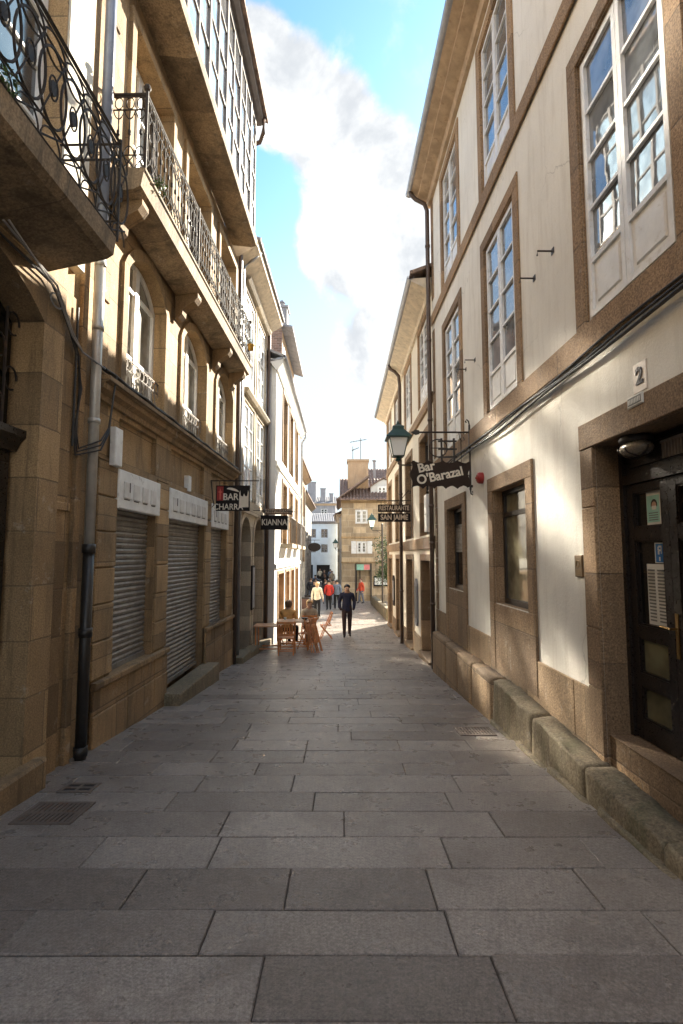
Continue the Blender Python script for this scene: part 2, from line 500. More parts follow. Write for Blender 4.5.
# ------------------------------------------------------------------ architecture helpers
def arcpts(ua, ub, spring, rise, n=14):
    a = (ub - ua) / 2; cu = (ua + ub) / 2
    if rise >= a: rise = a * .9999
    rad = (a * a + rise * rise) / (2 * rise); cv = spring + rise - rad
    t = math.asin(min(1, a / rad))
    return [(cu + rad * math.sin(-t + 2 * t * i / n), cv + rad * math.cos(-t + 2 * t * i / n)) for i in range(n + 1)]
def sheet(mb, F, u0, u1, v0, v1, ops, w=0.0, cap=.36):
    """wall face with openings op = (ua, ub, va, vb[, rise]); vb is the springing when rise is given"""
    us = {u0, u1}; vv = {v0, v1}
    for o in ops:
        us |= {o[0], o[1]}; vv |= {o[2], o[3]}
        if len(o) > 4 and o[4]: vv.add(o[3] + o[4])
    us = sorted(x for x in us if u0 <= x <= u1); vv = sorted(x for x in vv if v0 <= x <= v1)
    for a, b in zip(us, us[1:]):
        for c, d in zip(vv, vv[1:]):
            mu, mv = (a + b) / 2, (c + d) / 2
            hole = False
            for o in ops:
                top = o[3] + (o[4] if len(o) > 4 else 0)
                if o[0] < mu < o[1] and o[2] < mv < top: hole = True
            if not hole:
                mb.face([F.p(a, c, w), F.p(b, c, w), F.p(b, d, w), F.p(a, d, w)])
    for o in ops:
        if len(o) > 4 and o[4]:
            P = arcpts(o[0], o[1], o[3], o[4]); top = o[3] + o[4]
            for p, q in zip(P, P[1:]):
                if top - p[1] < 1e-6 and top - q[1] < 1e-6: continue
                mb.face([F.p(p[0], p[1], w), F.p(q[0], q[1], w), F.p(q[0], top, w), F.p(p[0], top, w)])
    if cap:
        for e in (u0, u1): mb.face([F.p(e, v0, w), F.p(e, v1, w), F.p(e, v1, w - cap), F.p(e, v0, w - cap)])
        mb.face([F.p(u0, v1, w), F.p(u1, v1, w), F.p(u1, v1, w - cap), F.p(u0, v1, w - cap)])
def reveal(mb, F, o, depth, w=0.0, bottom=True):
    P = [(o[0], o[2])] + (arcpts(o[0], o[1], o[3], o[4]) if len(o) > 4 and o[4] else [(o[0], o[3]), (o[1], o[3])]) + [(o[1], o[2])]
    for p, q in zip(P, P[1:]): mb.face([F.p(p[0], p[1], w), F.p(q[0], q[1], w), F.p(q[0], q[1], w - depth), F.p(p[0], p[1], w - depth)])
    if bottom: mb.face([F.p(o[0], o[2], w), F.p(o[1], o[2], w), F.p(o[1], o[2], w - depth), F.p(o[0], o[2], w - depth)])
def surround(mb, F, o, wd, p, sill=0.0, w=0.0):
    w += .001
    ua, ub, va, vb = o[:4]
    vo = va - sill
    if len(o) > 4 and o[4]:
        P = arcpts(ua, ub, vb, o[4]); Q = arcpts(ua - wd, ub + wd, vb, o[4] + wd)
        mb.box(F, ua - wd, ua, vo, vb, w, w + p); mb.box(F, ub, ub + wd, vo, vb, w, w + p)
        for k in range(len(P) - 1):
            mb.hexa([F.p(*P[k], w), F.p(*P[k + 1], w), F.p(*Q[k + 1], w), F.p(*Q[k], w),
                     F.p(*P[k], w + p), F.p(*P[k + 1], w + p), F.p(*Q[k + 1], w + p), F.p(*Q[k], w + p)])
    else:
        mb.bbox(F, ua - wd, ua, vo, vb, w, w + p, .006); mb.bbox(F, ub, ub + wd, vo, vb, w, w + p, .006)
        mb.bbox(F, ua - wd, ub + wd, vb + .002, vb + wd, w, w + p, .006)
    if sill: mb.bbox(F, ua + .001, ub - .001, va - sill, va - .001, w, w + p, .006)
def casement(parent, F, o, w, rows, panel, fm, gm=None, leaves=2, bar=.03, stile=.05, tilt=.003):
    """window part: frame and bars as one mesh, glass as a sub-part"""
    ua, ub, va, vb = o[:4]
    f = MB(); g = MB()
    e = .045
    f.box(F, ua, ua + e, va, vb, w - .05, w + .012); f.box(F, ub - e, ub, va, vb, w - .05, w + .012)
    f.box(F, ua + e, ub - e, va, va + e, w - .05, w + .011); f.box(F, ua + e, ub - e, vb - e, vb, w - .05, w + .011)
    lw = (ub - ua - 2 * e) / leaves
    for k in range(leaves):
        a = ua + e + lw * k + .003; b = a + lw - .006
        lo, hi = va + e + .003, vb - e - .003
        f.box(F, a, a + stile, lo, hi, w - .03, w + .028); f.box(F, b - stile, b, lo, hi, w - .03, w + .028)
        f.box(F, a + stile, b - stile, hi - stile, hi, w - .03, w + .026); f.box(F, a + stile, b - stile, lo, lo + stile, w - .03, w + .026)
        gl = lo + stile
        if panel:
            gl = lo + panel
            f.box(F, a + stile, b - stile, gl - .045, gl, w - .03, w + .025)
            f.box(F, a + stile, b - stile, lo + stile, gl - .045, w - .03, w + .004)
            f.bbox(F, a + stile + .05, b - stile - .05, lo + stile + .05, gl - .095, w - .03, w + .018, .012)
        for r in range(1, rows):
            v = gl + (hi - stile - gl) * r / rows
            f.box(F, a + stile, b - stile, v - bar / 2, v + bar / 2, w - .03, w + .022)
        n = rows
        for r in range(n):
            c = gl + (hi - stile - gl) * r / n; d = gl + (hi - stile - gl) * (r + 1) / n
            j = [random.uniform(-tilt, tilt) for _ in range(3)]
            g.face([F.p(a + stile, c, w - .005 + j[0]), F.p(b - stile, c, w - .005 + j[1]), F.p(b - stile, d, w - .005 + j[2]), F.p(a + stile, d, w - .005 + j[0] - j[1] + j[2])])
    # dark backing
    win = f.build('window', fm, parent)
    g.build('pane', gm or M['glass'], win)
    return win
def body(mb, F, u0, u1, v0, v1, w0, depth):
    mb.box(F, u0, u1, v0, v1, w0 - depth, w0)
def corrugated(mb, F, u0, u1, w0, v0, w1, v1, pitch=.22, amp=.035, thick=.05):
    """tiled roof slope between the eave line (w0, v0) and the ridge line (w1, v1)"""
    n = max(2, int((u1 - u0) / pitch * 4))
    prof = [(u0 + (u1 - u0) * i / n, amp * math.sin(i / 4 * 6.28318)) for i in range(n + 1)]
    rows = max(2, int(math.hypot(w1 - w0, v1 - v0) / .45))
    for k in range(rows):
        a, b = k / rows, (k + 1) / rows
        for (p, h), (q, g) in zip(prof, prof[1:]):
            mb.face([F.p(p, v0 + (v1 - v0) * a + h + .03, w0 + (w1 - w0) * a), F.p(q, v0 + (v1 - v0) * a + g + .03, w0 + (w1 - w0) * a),
                     F.p(q, v0 + (v1 - v0) * b + g, w0 + (w1 - w0) * b), F.p(p, v0 + (v1 - v0) * b + h, w0 + (w1 - w0) * b)])
    mb.face([F.p(u0, v0 - thick, w0), F.p(u1, v0 - thick, w0), F.p(u1, v1 - thick, w1), F.p(u0, v1 - thick, w1)])
    for e in (u0, u1): mb.face([F.p(e, v0 - thick, w0), F.p(e, v1 - thick, w1), F.p(e, v1 + .03, w1), F.p(e, v0 + .03, w0)])
    for (p, h), (q, g) in zip(prof, prof[1:]):
        mb.face([F.p(p, v0 - thick, w0), F.p(q, v0 - thick, w0), F.p(q, v0 + g + .03, w0), F.p(p, v0 + h + .03, w0)])
def text(parent, s, size, F, cu, cv, w, mat, rot=0, shear=0, bold=0.0, name='lettering', sx=1.0, depth=.004):
    cd = bpy.data.curves.new(name, 'FONT'); cd.body = s; cd.size = size; cd.extrude = depth
    cd.align_x = 'CENTER'; cd.align_y = 'CENTER'; cd.offset = bold; cd.shear = shear
    to = bpy.data.objects.new(name, cd); COL.objects.link(to)
    dg = bpy.context.evaluated_depsgraph_get(); dg.update()
    me = bpy.data.meshes.new_from_object(to.evaluated_get(dg))
    bpy.data.objects.remove(to); bpy.data.curves.remove(cd)
    og = ORG[parent]; c, sn = math.cos(R(rot)), math.sin(R(rot))
    for v in me.vertices:
        x, y, z = v.co; x *= sx
        v.co = F.p(cu + x * c - y * sn, cv + x * sn + y * c, w + z) - og
    me.materials.clear(); me.materials.append(mat)
    o = bpy.data.objects.new(name, me); COL.objects.link(o); o.parent = parent; ORG[o] = og.copy()
    me.name = name
    return o

# ------------------------------------------------------------------ ground and paving
gm = MB()
ys = [-60, -20, -10, 0, 8, 16, 25, 34, 42, 60, 80, 120, 300, 900]
xs = [-500, -60, -12, -2, 2, 12, 60, 500]
for a, b in zip(ys, ys[1:]):
    for c, d in zip(xs, xs[1:]):
        z = lambda y: (gz(min(y, 75)) if y > 0 else -.07 * max(y, -20)) - .035
        gm.face([(c, a, z(a)), (d, a, z(a)), (d, b, z(b)), (c, b, z(b))])
tag(gm.build('ground', M['groundm'], org=(0, 0, 0)), kind='structure')

pv = []; pf = []; tone = []
def slab(x0, x1, y0, y1):
    g = random.uniform(.002, .004); b = .005
    t = random.random(); t = .2 + .6 * t
    if random.random() < .08: t = random.choice((0.02, .98))
    dz = random.uniform(-.002, .0025); tx = random.uniform(-.0025, .0025); ty = random.uniform(-.0028, .0028)
    i = len(pv)
    for (ins, zz) in ((0, -.02), (0, -b), (b, 0)):
        for (x, y, sx, sy) in ((x0 + g + ins, y0 + g + ins, -1, -1), (x1 - g - ins, y0 + g + ins, 1, -1), (x1 - g - ins, y1 - g - ins, 1, 1), (x0 + g + ins, y1 - g - ins, -1, 1)):
            pv.append((x, y, gz(y) + zz + dz + tx * sx + ty * sy))
    for k in range(2):
        for q in range(4):
            pf.append((i + k * 4 + q, i + k * 4 + (q + 1) % 4, i + k * 4 + 4 + (q + 1) % 4, i + k * 4 + 4 + q)); tone.append(t * .8)
    pf.append((i + 8, i + 9, i + 10, i + 11)); tone.append(t)
y = -5.0
while y < 46:
    d = random.uniform(.33, .41)
    xl = -2.9 if y < 16 else (-2.6 if y < 26 else -3.2)
    xr = 2.35 if y < 22.4 else 9.0
    x = xl - random.uniform(0, .9)
    while x < xr:
        ln = random.choice((random.uniform(.75, 1.1), random.uniform(1.0, 1.5)))
        slab(x, min(x + ln, xr), y, y + d); x += ln
    y += d
me = bpy.data.meshes.new('paving'); me.from_pydata(pv, [], pf)
at_ = me.attributes.new('tone', 'FLOAT', 'FACE'); at_.data.foreach_set('value', tone)
me.materials.append(M['paving'])
pav = bpy.data.objects.new('street_paving', me); COL.objects.link(pav); tag(pav, kind='structure')
jm = MB()
yy = [-5 + i for i in range(0, 52)]
for a, b in zip(yy, yy[1:]):
    jm.face([(-4, a, gz(a) - .013), (9, a, gz(a) - .013), (9, b, gz(b) - .013), (-4, b, gz(b) - .013)])
tag(jm.build('paving_joints', M['mortar'], org=(0, 0, 0)), kind='structure')

def grate(x0, x1, y0, y1, label, n):
    t = empty('drain_grate', ((x0 + x1) / 2, (y0 + y1) / 2, gz((y0 + y1) / 2)), label, 'drain grate')
    f = MB(); b_ = MB(); h = .012
    def bx(m, a, b, c, d, z0, z1): m.hexa([(a, c, gz(c) + z0), (b, c, gz(c) + z0), (b, d, gz(d) + z0), (a, d, gz(d) + z0), (a, c, gz(c) + z1), (b, c, gz(c) + z1), (b, d, gz(d) + z1), (a, d, gz(d) + z1)])
    e = .03
    bx(f, x0, x1, y0, y0 + e, -.01, h); bx(f, x0, x1, y1 - e, y1, -.01, h); bx(f, x0, x0 + e, y0 + e, y1 - e, -.01, h - .001); bx(f, x1 - e, x1, y0 + e, y1 - e, -.01, h - .001)
    fo = f.build('grate_frame', M['grate'], t)
    bx(b_, x0 + e, x1 - e, y0 + e, y1 - e, -.008, .0045)
    b_.build('pit_shade', M['interior'], t)  # near-black plate painted for the shade of the hole under the bars
    g = MB()
    for k in range(n):
        xx = x0 + e + (x1 - x0 - 2 * e) * (k + .5) / n
        bx(g, xx - .011, xx + .011, y0 + e, y1 - e, .0046, h - .002)
    bx(g, x0 + e, x1 - e, (y0 + y1) / 2 - .014, (y0 + y1) / 2 + .014, .0046, h - .0015)
    g.build('bars', M['grate'], t)
grate(-2.36, -1.92, 3.78, 4.16, 'larger iron drain grate near the left wall in the foreground', 11)
grate(-2.34, -2.06, 4.36, 4.56, 'small iron access cover beside the left foreground drain grate', 1)
grate(1.36, 1.78, 6.02, 6.38, 'iron drain grate beside the stone bench on the right', 10)

# ------------------------------------------------------------------ right: cream house with bar
A = empty('cream_house', (2.26, 4, gz(4)), 'cream plastered house with brown granite surrounds and tall white windows on the right', 'house')
UA0, UA1 = -8.0, 11.07
cols = [9.32, 6.62, 3.76, .95, -1.86]
ops = []
hw = .60
for c in cols:
    ops.append((c - hw, c + hw, 3.66, 6.14)); ops.append((c - hw, c + hw, 6.99, 9.33))
DO = (3.16, 4.32, -.13, 2.57)
G1 = (5.86, 7.08, .99, 2.52); G2 = (8.74, 9.88, 1.02, 2.51); G3 = (.35, 1.5, 1.0, 2.52)
gops = [DO, G1, G2, G3]
wl = MB(); sheet(wl, FR, UA0, UA1, -1.6, 9.9, ops + gops)
body(wl, FR, UA0 + .01, UA1 - .01, -1.6, 9.88, -.34, 9)
wl.build('wall', M['cream'], A)
sm = MB()
for o in ops:
    s_ = MB(); surround(s_, FR, o, .165, .022); reveal(s_, FR, o, .12)
    s_.build('window_surround', M['brown'], A)
    casement(A, FR, o, -.035, 4, .52 if o[2] < 5 else .42, M['whiteframe'], M['clearglass'])
for o in (G1, G2, G3):
    s_ = MB(); surround(s_, FR, o, .2, .03, 0); reveal(s_, FR, o, .3)
    s_.bbox(FR, o[0] - .2, o[0], .1, o[2] - .002, .001, .031); s_.bbox(FR, o[1], o[1] + .2, .1, o[2] - .002, .001, .031)
    s_.bbox(FR, o[0] + .003, o[1] - .003, .1, o[2] - .012, .001, .024)
    s_.build('window_surround', M['brown'], A)
    f = MB(); wd = -.15
    f.box(FR, o[0], o[0] + .06, o[2], o[3], wd - .05, wd + .03); f.box(FR, o[1] - .06, o[1], o[2], o[3], wd - .05, wd + .03)
    f.box(FR, o[0] + .06, o[1] - .06, o[2], o[2] + .07, wd - .05, wd + .05); f.box(FR, o[0] + .06, o[1] - .06, o[3] - .06, o[3], wd - .05, wd + .028)
    f.box(FR, o[0] + .06, o[1] - .06, o[3] - .36, o[3] - .30, wd - .05, wd + .026)
    wi = f.build('window', M['brownframe'], A)
    g = MB(); g.face([FR.p(o[0] + .06, o[2] + .07, wd), FR.p(o[1] - .06, o[2] + .07, wd), FR.p(o[1] - .06, o[3] - .36, wd), FR.p(o[0] + .06, o[3] - .36, wd)])
    g.face([FR.p(o[0] + .06, o[3] - .30, wd - .01), FR.p(o[1] - .06, o[3] - .30, wd - .01), FR.p(o[1] - .06, o[3] - .06, wd - .01), FR.p(o[0] + .06, o[3] - .06, wd - .01)])
    gm_ = glass('curtained_glass', (.17, .155, .10), 1.6, .05) if o is G1 else M['darkglass']
    g.build('pane', gm_, wi)
    if o is G2:
        bl_ = MB()
        for k in range(9): bl_.box(FR, o[0] + .065, o[1] - .065, o[3] - .32 - .055 * (k + 1), o[3] - .325 - .055 * k, wd + .004, wd + .022)
        bl_.build('blind', M['shutter'], wi)
# bands
for name, v0, v1, p in (('sill_band', 3.40, 3.655, .03), ('string_course', 6.75, 6.985, .03)):
    b_ = MB(); b_.bbox(FR, UA0, UA1, v0, v1, .0225, p + .012); b_.build(name, M['brown'], A)
b_ = MB(); b2_ = MB(); u = UA0
while u < UA1 - .3:
    n_ = min(u + random.uniform(.9, 1.4), UA1)
    if UA1 - n_ < .4: n_ = UA1
    for (x0, x1) in ((u, n_),):
        segs = [(x0, x1)]
        if x0 < DO[1] + .22 and x1 > DO[0] - .22:
            segs = [(x0, DO[0] - .22), (DO[1] + .22, x1)]
        for (c, d) in segs:
            if d - c > .05: (b_ if c < 3.7 else b2_).bbox(FR, c + .003, d - .003, -1.6, .49, .001, .02 + random.uniform(0, .004), .006)
    u = n_
b_.build('plinth', M['plinth'], A); b2_.build('plinth', M['plinth'], A)
for k in range(26):
    v = .5 + k * .36
    if 3.3 < v < 3.66 or 6.6 < v < 6.98 or v > 9.6: continue
    b_ = MB(); b_.bbox(FR, 10.86, 11.068, v, v + .352, .001, .018); b_.build('corner_quoin', M['brown'], A)
# eave
e_ = MB(); e_.profile(FR, UA0, UA1 + .1, [(0.001, 9.62), (.07, 9.62), (.10, 9.74), (.30, 9.80), (.30, 9.86), (.47, 9.93), (.47, 9.98), (-.2, 10.01)])
ev = e_.build('eave', M['wooddark'], A)
g_ = MB()
pr = [(.475 + .08 * math.cos(R(a)), 10.0 + .08 * math.sin(R(a))) for a in range(180, 361, 20)] + [(.475 + .066 * math.cos(R(a)), 10.0 + .066 * math.sin(R(a))) for a in range(360, 179, -20)]
g_.profile(FR, UA0, UA1 + .16, pr)
g_.build('gutter', M['zinc'], A, True)
r_ = MB(); corrugated(r_, FR, UA0 - .1, UA1 + .12, .50, 10.04, -4.6, 12.1); corrugated(r_, FR, UA0 - .1, UA1 + .12, -9.4, 10.07, -4.6, 12.1)
r_.build('roof', M['tile'], A)
p_ = MB()
p_.tube([FR.p(UA1 - .02, 9.95, .475), FR.p(UA1 - .02, 9.86, .45), FR.p(UA1 - .04, 9.74, .35), FR.p(UA1 - .06, 9.62, .16), FR.p(UA1 - .07, 9.45, .105), FR.p(UA1 - .07, 5.2, .105), FR.p(UA1 - .07, gz(11) + .02, .105)], .048, 10)
for v in (8.6, 6.4, 4.6, 2.7, 1.9, .6): p_.tube([FR.p(UA1 - .07, v - .03, .105), FR.p(UA1 - .07, v + .03, .105)], .058, 10)
p_.build('downpipe', M['brownpipe'], A, True)
# door surround, step, leaves
s_ = MB(); reveal(s_, FR, DO, .32)
s_.bbox(FR, DO[0] - .22, DO[0], -.14, 2.57, .001, .03); 
for (a, b) in ((-.14, .52), (.524, 1.02), (1.024, 2.05), (2.054, 2.566)): s_.bbox(FR, DO[1], DO[1] + .22, a, b, .001, .03)
s_.bbox(FR, DO[0] - .23, DO[1] + .225, 2.57, 2.80, .001, .034)
s_.build('door_surround', M['brown'], A)
s_ = MB(); s_.bbox(FR, DO[0] + .004, DO[1] - .004, -.2, .17, -.4, -.02, .012); s_.box(FR, DO[0] + .004, DO[1] - .004, .1705, .176, -.4, -.015)
s_.build('door_step', M['brown'], A)
d_ = MB(); wd = -.24
d_.box(FR, DO[0], DO[0] + .05, .18, 2.56, wd - .05, wd + .045); d_.box(FR, DO[1] - .05, DO[1], .18, 2.56, wd - .05, wd + .045)
d_.box(FR, DO[0] + .05, DO[1] - .05, 2.22, 2.30, wd - .05, wd + .044)
d_.box(FR, DO[0] + .05, DO[1] - .05, 2.30, 2.56, wd - .05, wd + .01)
d_.bbox(FR, DO[0] + .13, DO[1] - .13, 2.35, 2.52, wd + .01, wd + .022)
dg_ = MB(); dp = MB()
mid = (DO[0] + DO[1]) / 2
pan_ = []
PAN = [(1.86, 2.15), (1.08, 1.76), (.70, .98), (.34, .60)]
for (a, b) in ((DO[0] + .053, mid - .002), (mid + .002, DO[1] - .053)):
    d_.box(FR, a, a + .085, .185, 2.215, wd - .03, wd + .02); d_.box(FR, b - .085, b, .185, 2.215, wd - .03, wd + .02)
    edges = [.185] + [x for p in reversed(PAN) for x in p] + [2.215]
    for k in range(0, len(edges), 2): d_.box(FR, a + .085, b - .085, edges[k], edges[k + 1], wd - .03, wd + .018)
    for i, (lo, hi) in enumerate(PAN):
        for (q0, q1, z0, z1) in ((a + .085, a + .1, lo, hi), (b - .1, b - .085, lo, hi), (a + .1, b - .1, lo, lo + .015), (a + .1, b - .1, hi - .015, hi)):
            d_.box(FR, q0, q1, z0, z1, wd - .03, wd + .009)
        tgt = MB(); pan_.append((tgt, i))
        tgt.face([FR.p(a + .1, lo + .015, wd - .012), FR.p(b - .1, lo + .015, wd - .012), FR.p(b - .1, hi - .015, wd - .012), FR.p(a + .1, hi - .015, wd - .012)])
do = d_.build('door', M['door'], A)
yp = glass('yellowed_pane', (.12, .115, .068), 1.5, .12)
for tgt, i in pan_: tgt.build('pane', M['darkglass'] if i < 2 else yp, do)
h_ = MB(); h_.box(FR, mid - .05, mid - .018, .90, 1.22, wd + .02, wd + .028)
h_.tube([FR.p(mid - .034, 1.11, wd + .028), FR.p(mid - .034, 1.11, wd + .075), FR.p(mid + .075, 1.115, wd + .075)], .009, 8)
h_.build('handle', M['brass'], do)
vg = MB()
for k in range(14): vg.box(FR, 3.30 + .034 * k, 3.318 + .034 * k, 2.36, 2.475, wd + .023, wd + .034)
vg.box(FR, 3.29, 3.775, 2.475, 2.495, wd + .023, wd + .036)
vg.build('vent_grille', M['paleiron'], do)

# things fixed to the cream house
def thing(name, label, cat, F, u, v, w=0.0, group=None):
    return empty(name, F.p(u, v, w), label, cat, group)
t = thing('bulkhead_lamp', 'oval bulkhead lamp under the lintel of the dark doorway', 'lamp', FR, 3.95, 2.5, -.1)
b_ = MB(); c0 = FR.p(3.93, 2.47, -.12)
pr = []
for i in range(9):
    a = R(-90 + 180 * i / 8); pr.append((.10 * math.cos(a) + .012, .062 * math.sin(a)))
b_.lathe(c0, pr, 16); 
for v in b_.v: v.y = c0.y + (v.y - c0.y) * 1.35
b_.build('lamp_glass', paint('smoky_lamp_glass', (.22, .19, .15), .25), t, True)
b_ = MB(); b_.lathe(c0 + Vector((0, 0, .045)), [(.12, 0), (.125, .03), (.11, .052)], 16)
b_.tube([c0 + Vector((0, .155 * math.cos(R(a)), .07 * math.sin(R(a)))) for a in range(180, 361, 15)], .008, 6)
for sx in (-1, 1): b_.tube([c0 + Vector((.118 * math.cos(R(a)) , sx * .05, .066 * math.sin(R(a)))) for a in range(180, 361, 15)], .006, 6)
b_.build('cage', M['iron'], t, True)
t = thing('house_number', 'small pale tile with the black number 2 above the doorway', 'number tile', FR, 3.64, 2.84)
b_ = MB(); b_.bbox(FR, 3.56, 3.72, 2.83, 3.05, .001, .007, .003); b_.build('tile', paint('pale_tile', (.66, .58, .50), .4), t)
text(t, '2', .17, FR, 3.64, 2.95, .016, M['print_and_shadow'], bold=.004)
# text on FR reads mirrored unless u is flipped: fixed below with a flipped frame
FRm = Fr(FR.o, -FR.u, FR.w)
bpy.data.objects.remove([c for c in t.children if c.name.startswith('lettering')][0])
text(t, '2', .17, FRm, -3.64, 2.945, .010, M['print_and_shadow'], bold=.006)
t = thing('name_plate', 'small white framed plate on the lintel below the number tile', 'plate', FR, 3.65, 2.74)
b_ = MB(); b_.bbox(FR, 3.56, 3.75, 2.725, 2.81, .035, .047); b_.build('plate', M['paper'], t)
b_ = MB(); b_.box(FR, 3.575, 3.735, 2.74, 2.795, .0471, .049); b_.build('plate_field', M['ink'], t)
b_ = MB()
for k in range(8): b_.box(FR, 3.585 + .019 * k, 3.595 + .019 * k, 2.75, 2.785, .0491, .0505)
b_.build('plate_writing', M['paper'], t)
t = thing('wall_plaque', 'square bronze plaque on the plaster left of the doorway', 'plaque', FR, 4.67, 1.46)
b_ = MB(); b_.bbox(FR, 4.60, 4.74, 1.44, 1.64, .001, .018); b_.build('plate', M['plaque'], t)
b_ = MB()
b_.ring(FR, 4.67, 1.56, .02, .03, .03, .004, 14)
for k in range(3): b_.box(FR, 4.63, 4.71, 1.465 + .018 * k, 1.472 + .018 * k, .0181, .021)
b_.build('plaque_relief', M['brass'], t)
t = thing('alarm_bell', 'round dark red alarm bell beside the bar window', 'alarm bell', FR, 7.6, 2.72)
b_ = MB()
for i in range(5):
    pass
c0 = FR.p(7.58, 2.79, .0)
rings = []
for (r, d) in ((.085, .001), (.085, .05), (.075, .075), (.05, .09), (.012, .095), (.012, .11)):
    rings.append([FR.p(7.58 + r * math.cos(6.28 * k / 18), 2.79 + r * math.sin(6.28 * k / 18), d) for k in range(18)])
for X, Y in zip(rings, rings[1:]):
    for k in range(18): b_.face([X[k], X[(k + 1) % 18], Y[(k + 1) % 18], Y[k]])
b_.face(rings[-1]); b_.build('bell', M['red'], t, True)
for i, (u, v) in enumerate(((4.98, 4.74), (5.46, 4.72), (7.83, 4.71), (8.37, 4.76))):
    b_ = MB(); b_.tube([FR.p(u, v, 0), FR.p(u, v, .16), FR.p(u, v - .05, .165)], .009, 6); b_.box(FR, u - .03, u + .03, v - .03, v + .03, .001, .008)
    o = b_.build('wall_hook', M['iron'])
    tag(o, ['rusty wall hook nearest the big window, beside the left edge of its frame', 'rusty wall hook left of the first one, on the bare plaster', 'rusty wall hook close by the left edge of the second tall window', 'rusty wall hook farthest from the camera, above the bar sign'][i], 'hook', 'iron hooks on the cream wall')
# cables along sill band
b_ = MB()
for k in range(4):
    pts = [FR.p(UA0 + (UA1 - UA0) * i / 60, 3.385 - .03 * k - .012 * math.sin(i * .8 + k) - (.02 * math.sin(i * .31 + k * 2)), .05 + .012 * (k % 2)) for i in range(61)]
    b_.tube(pts, .010 if k < 3 else .014, 6)
tag(b_.build('cable_bundle', M['cable']), 'black cable bundle running under the sill band of the cream house', 'cable')
# papers on the door
def poster(name, label, u0, u1, v0, v1, mat, extra):
    t = thing(name, label, 'notice', FR, (u0 + u1) / 2, v0, wd)
    b_ = MB(); b_.box(FR, u0, u1, v0, v1, wd - .010, wd - .008); b_.build('sheet', mat, t)
    for (nm, mt, boxes) in extra:
        e2 = MB()
        for k, (a, b, c, d) in enumerate(boxes): e2.box(FR, u0 + (u1 - u0) * a, u0 + (u1 - u0) * b, v0 + (v1 - v0) * c, v0 + (v1 - v0) * d, wd - .0079, wd - .007 + .0002 * k)
        e2.build(nm, mt, t)
LFA, LFB = mid + .002 + .1, DO[1] - .153
def face_notice():
    t = thing('notice_poster', 'mint green poster with a masked face in the upper pane of the left door leaf', 'notice', FR, LFA + .1, 1.87, wd)
    u0, u1, v0, v1 = LFA + .03, LFA + .20, 1.875, 2.135
    b_ = MB(); b_.box(FR, u0, u1, v0, v1, wd - .010, wd - .008); b_.build('sheet', M['paper'], t)
    b_ = MB(); b_.box(FR, u0 + .012, u1 - .005, v0 + .02, v1 - .03, wd - .0079, wd - .0072); b_.build('field', M['mint'], t)
    cu, cv = (u0 + u1) / 2 - .01, v0 + .155
    b_ = MB(); b_.plate(FR, [(cu + .04 * math.cos(R(a)), cv + .045 * math.sin(R(a))) for a in range(-20, 201, 20)], wd - .0071, wd - .0066); b_.build('hair_shape', M['hairdark'], t)
    b_ = MB(); b_.plate(FR, [(cu + .028 * math.cos(R(a)), cv - .004 + .03 * math.sin(R(a))) for a in range(0, 360, 24)], wd - .0065, wd - .006); b_.build('face_shape', M['skin'], t)
    b_ = MB(); b_.plate(FR, [(cu - .03, cv - .008), (cu + .03, cv - .008), (cu + .024, cv - .038), (cu - .024, cv - .038)], wd - .0059, wd - .0055); b_.build('mask_shape', M['paper'], t)
    b_ = MB()
    for k in range(4): b_.box(FR, u0 + .03, u1 - .025, v0 + .035 + .018 * k, v0 + .042 + .018 * k, wd - .0071, wd - .0066)
    b_.build('print', M['ink'], t)
face_notice()
lines = [(.08 + .5 * (k % 2), .42 + .5 * (k % 2), .06 + .055 * (k // 2), .085 + .055 * (k // 2)) for k in range(32)]
poster('menu_sheet', 'tall white menu sheet covered in print inside the left door leaf', LFA + .005, LFA + .235, 1.10, 1.57, M['paper'], [('print', M['ink'], lines)])
poster('sticker', 'blue and white sticker above the menu sheet on the door', LFA + .012, LFA + .125, 1.578, 1.735, M['paper'], [('field', M['bluepaper'], [(.1, .9, .04, .94)]), ('symbol', M['paper'], [(.25, .36, .45, .85), (.36, .6, .76, .85), (.36, .6, .58, .67), (.55, .68, .62, .8), (.5, .66, .42, .6), (.42, .56, .1, .3)])])
poster('notice_poster', 'second mint green notice cut off at the right edge on the right door leaf', DO[0] + .20, DO[0] + .40, 1.92, 2.13, M['paper'], [('field', M['mint'], [(.06, .94, .3, .95)]), ('print', M['ink'], [(.12, .88, .1, .14), (.12, .88, .18, .22)])])

# stone bench along the wall
b_ = MB()
def rough_block(mb, x0, x1, y0, y1, z0, z1, b=.03, j=.012, nx=3, ny=5):
    """worn stone block: rounded top edges, uneven faces"""
    top = []
    def jit(): return random.uniform(-j, j)
    for a in range(ny + 1):
        row = []
        yq = y0 + (y1 - y0) * a / ny
        for (x, z) in ((x0, z0), (x0 + .002, z1 - b * 1.6), (x0 + b * .45, z1 - b * .5), (x0 + b * 1.5, z1), ((x0 + x1) / 2, z1), (x1, z1), (x1, z0)):
            e = 0 if 0 < a < ny else -b * .25
            row.append(mb.add((x + (jit() - e if x < x1 - .01 and z > z0 else 0), yq, z + (jit() * .6 + e if z > z1 - b * 2 else 0))))
        top.append(row)
    for A_, B_ in zip(top, top[1:]):
        for k in range(6): mb.f.append([A_[k], A_[k + 1], B_[k + 1], B_[k]]); mb.m.append(0)
    mb.f.append(top[0][::-1]); mb.m.append(0); mb.f.append(top[-1]); mb.m.append(0)
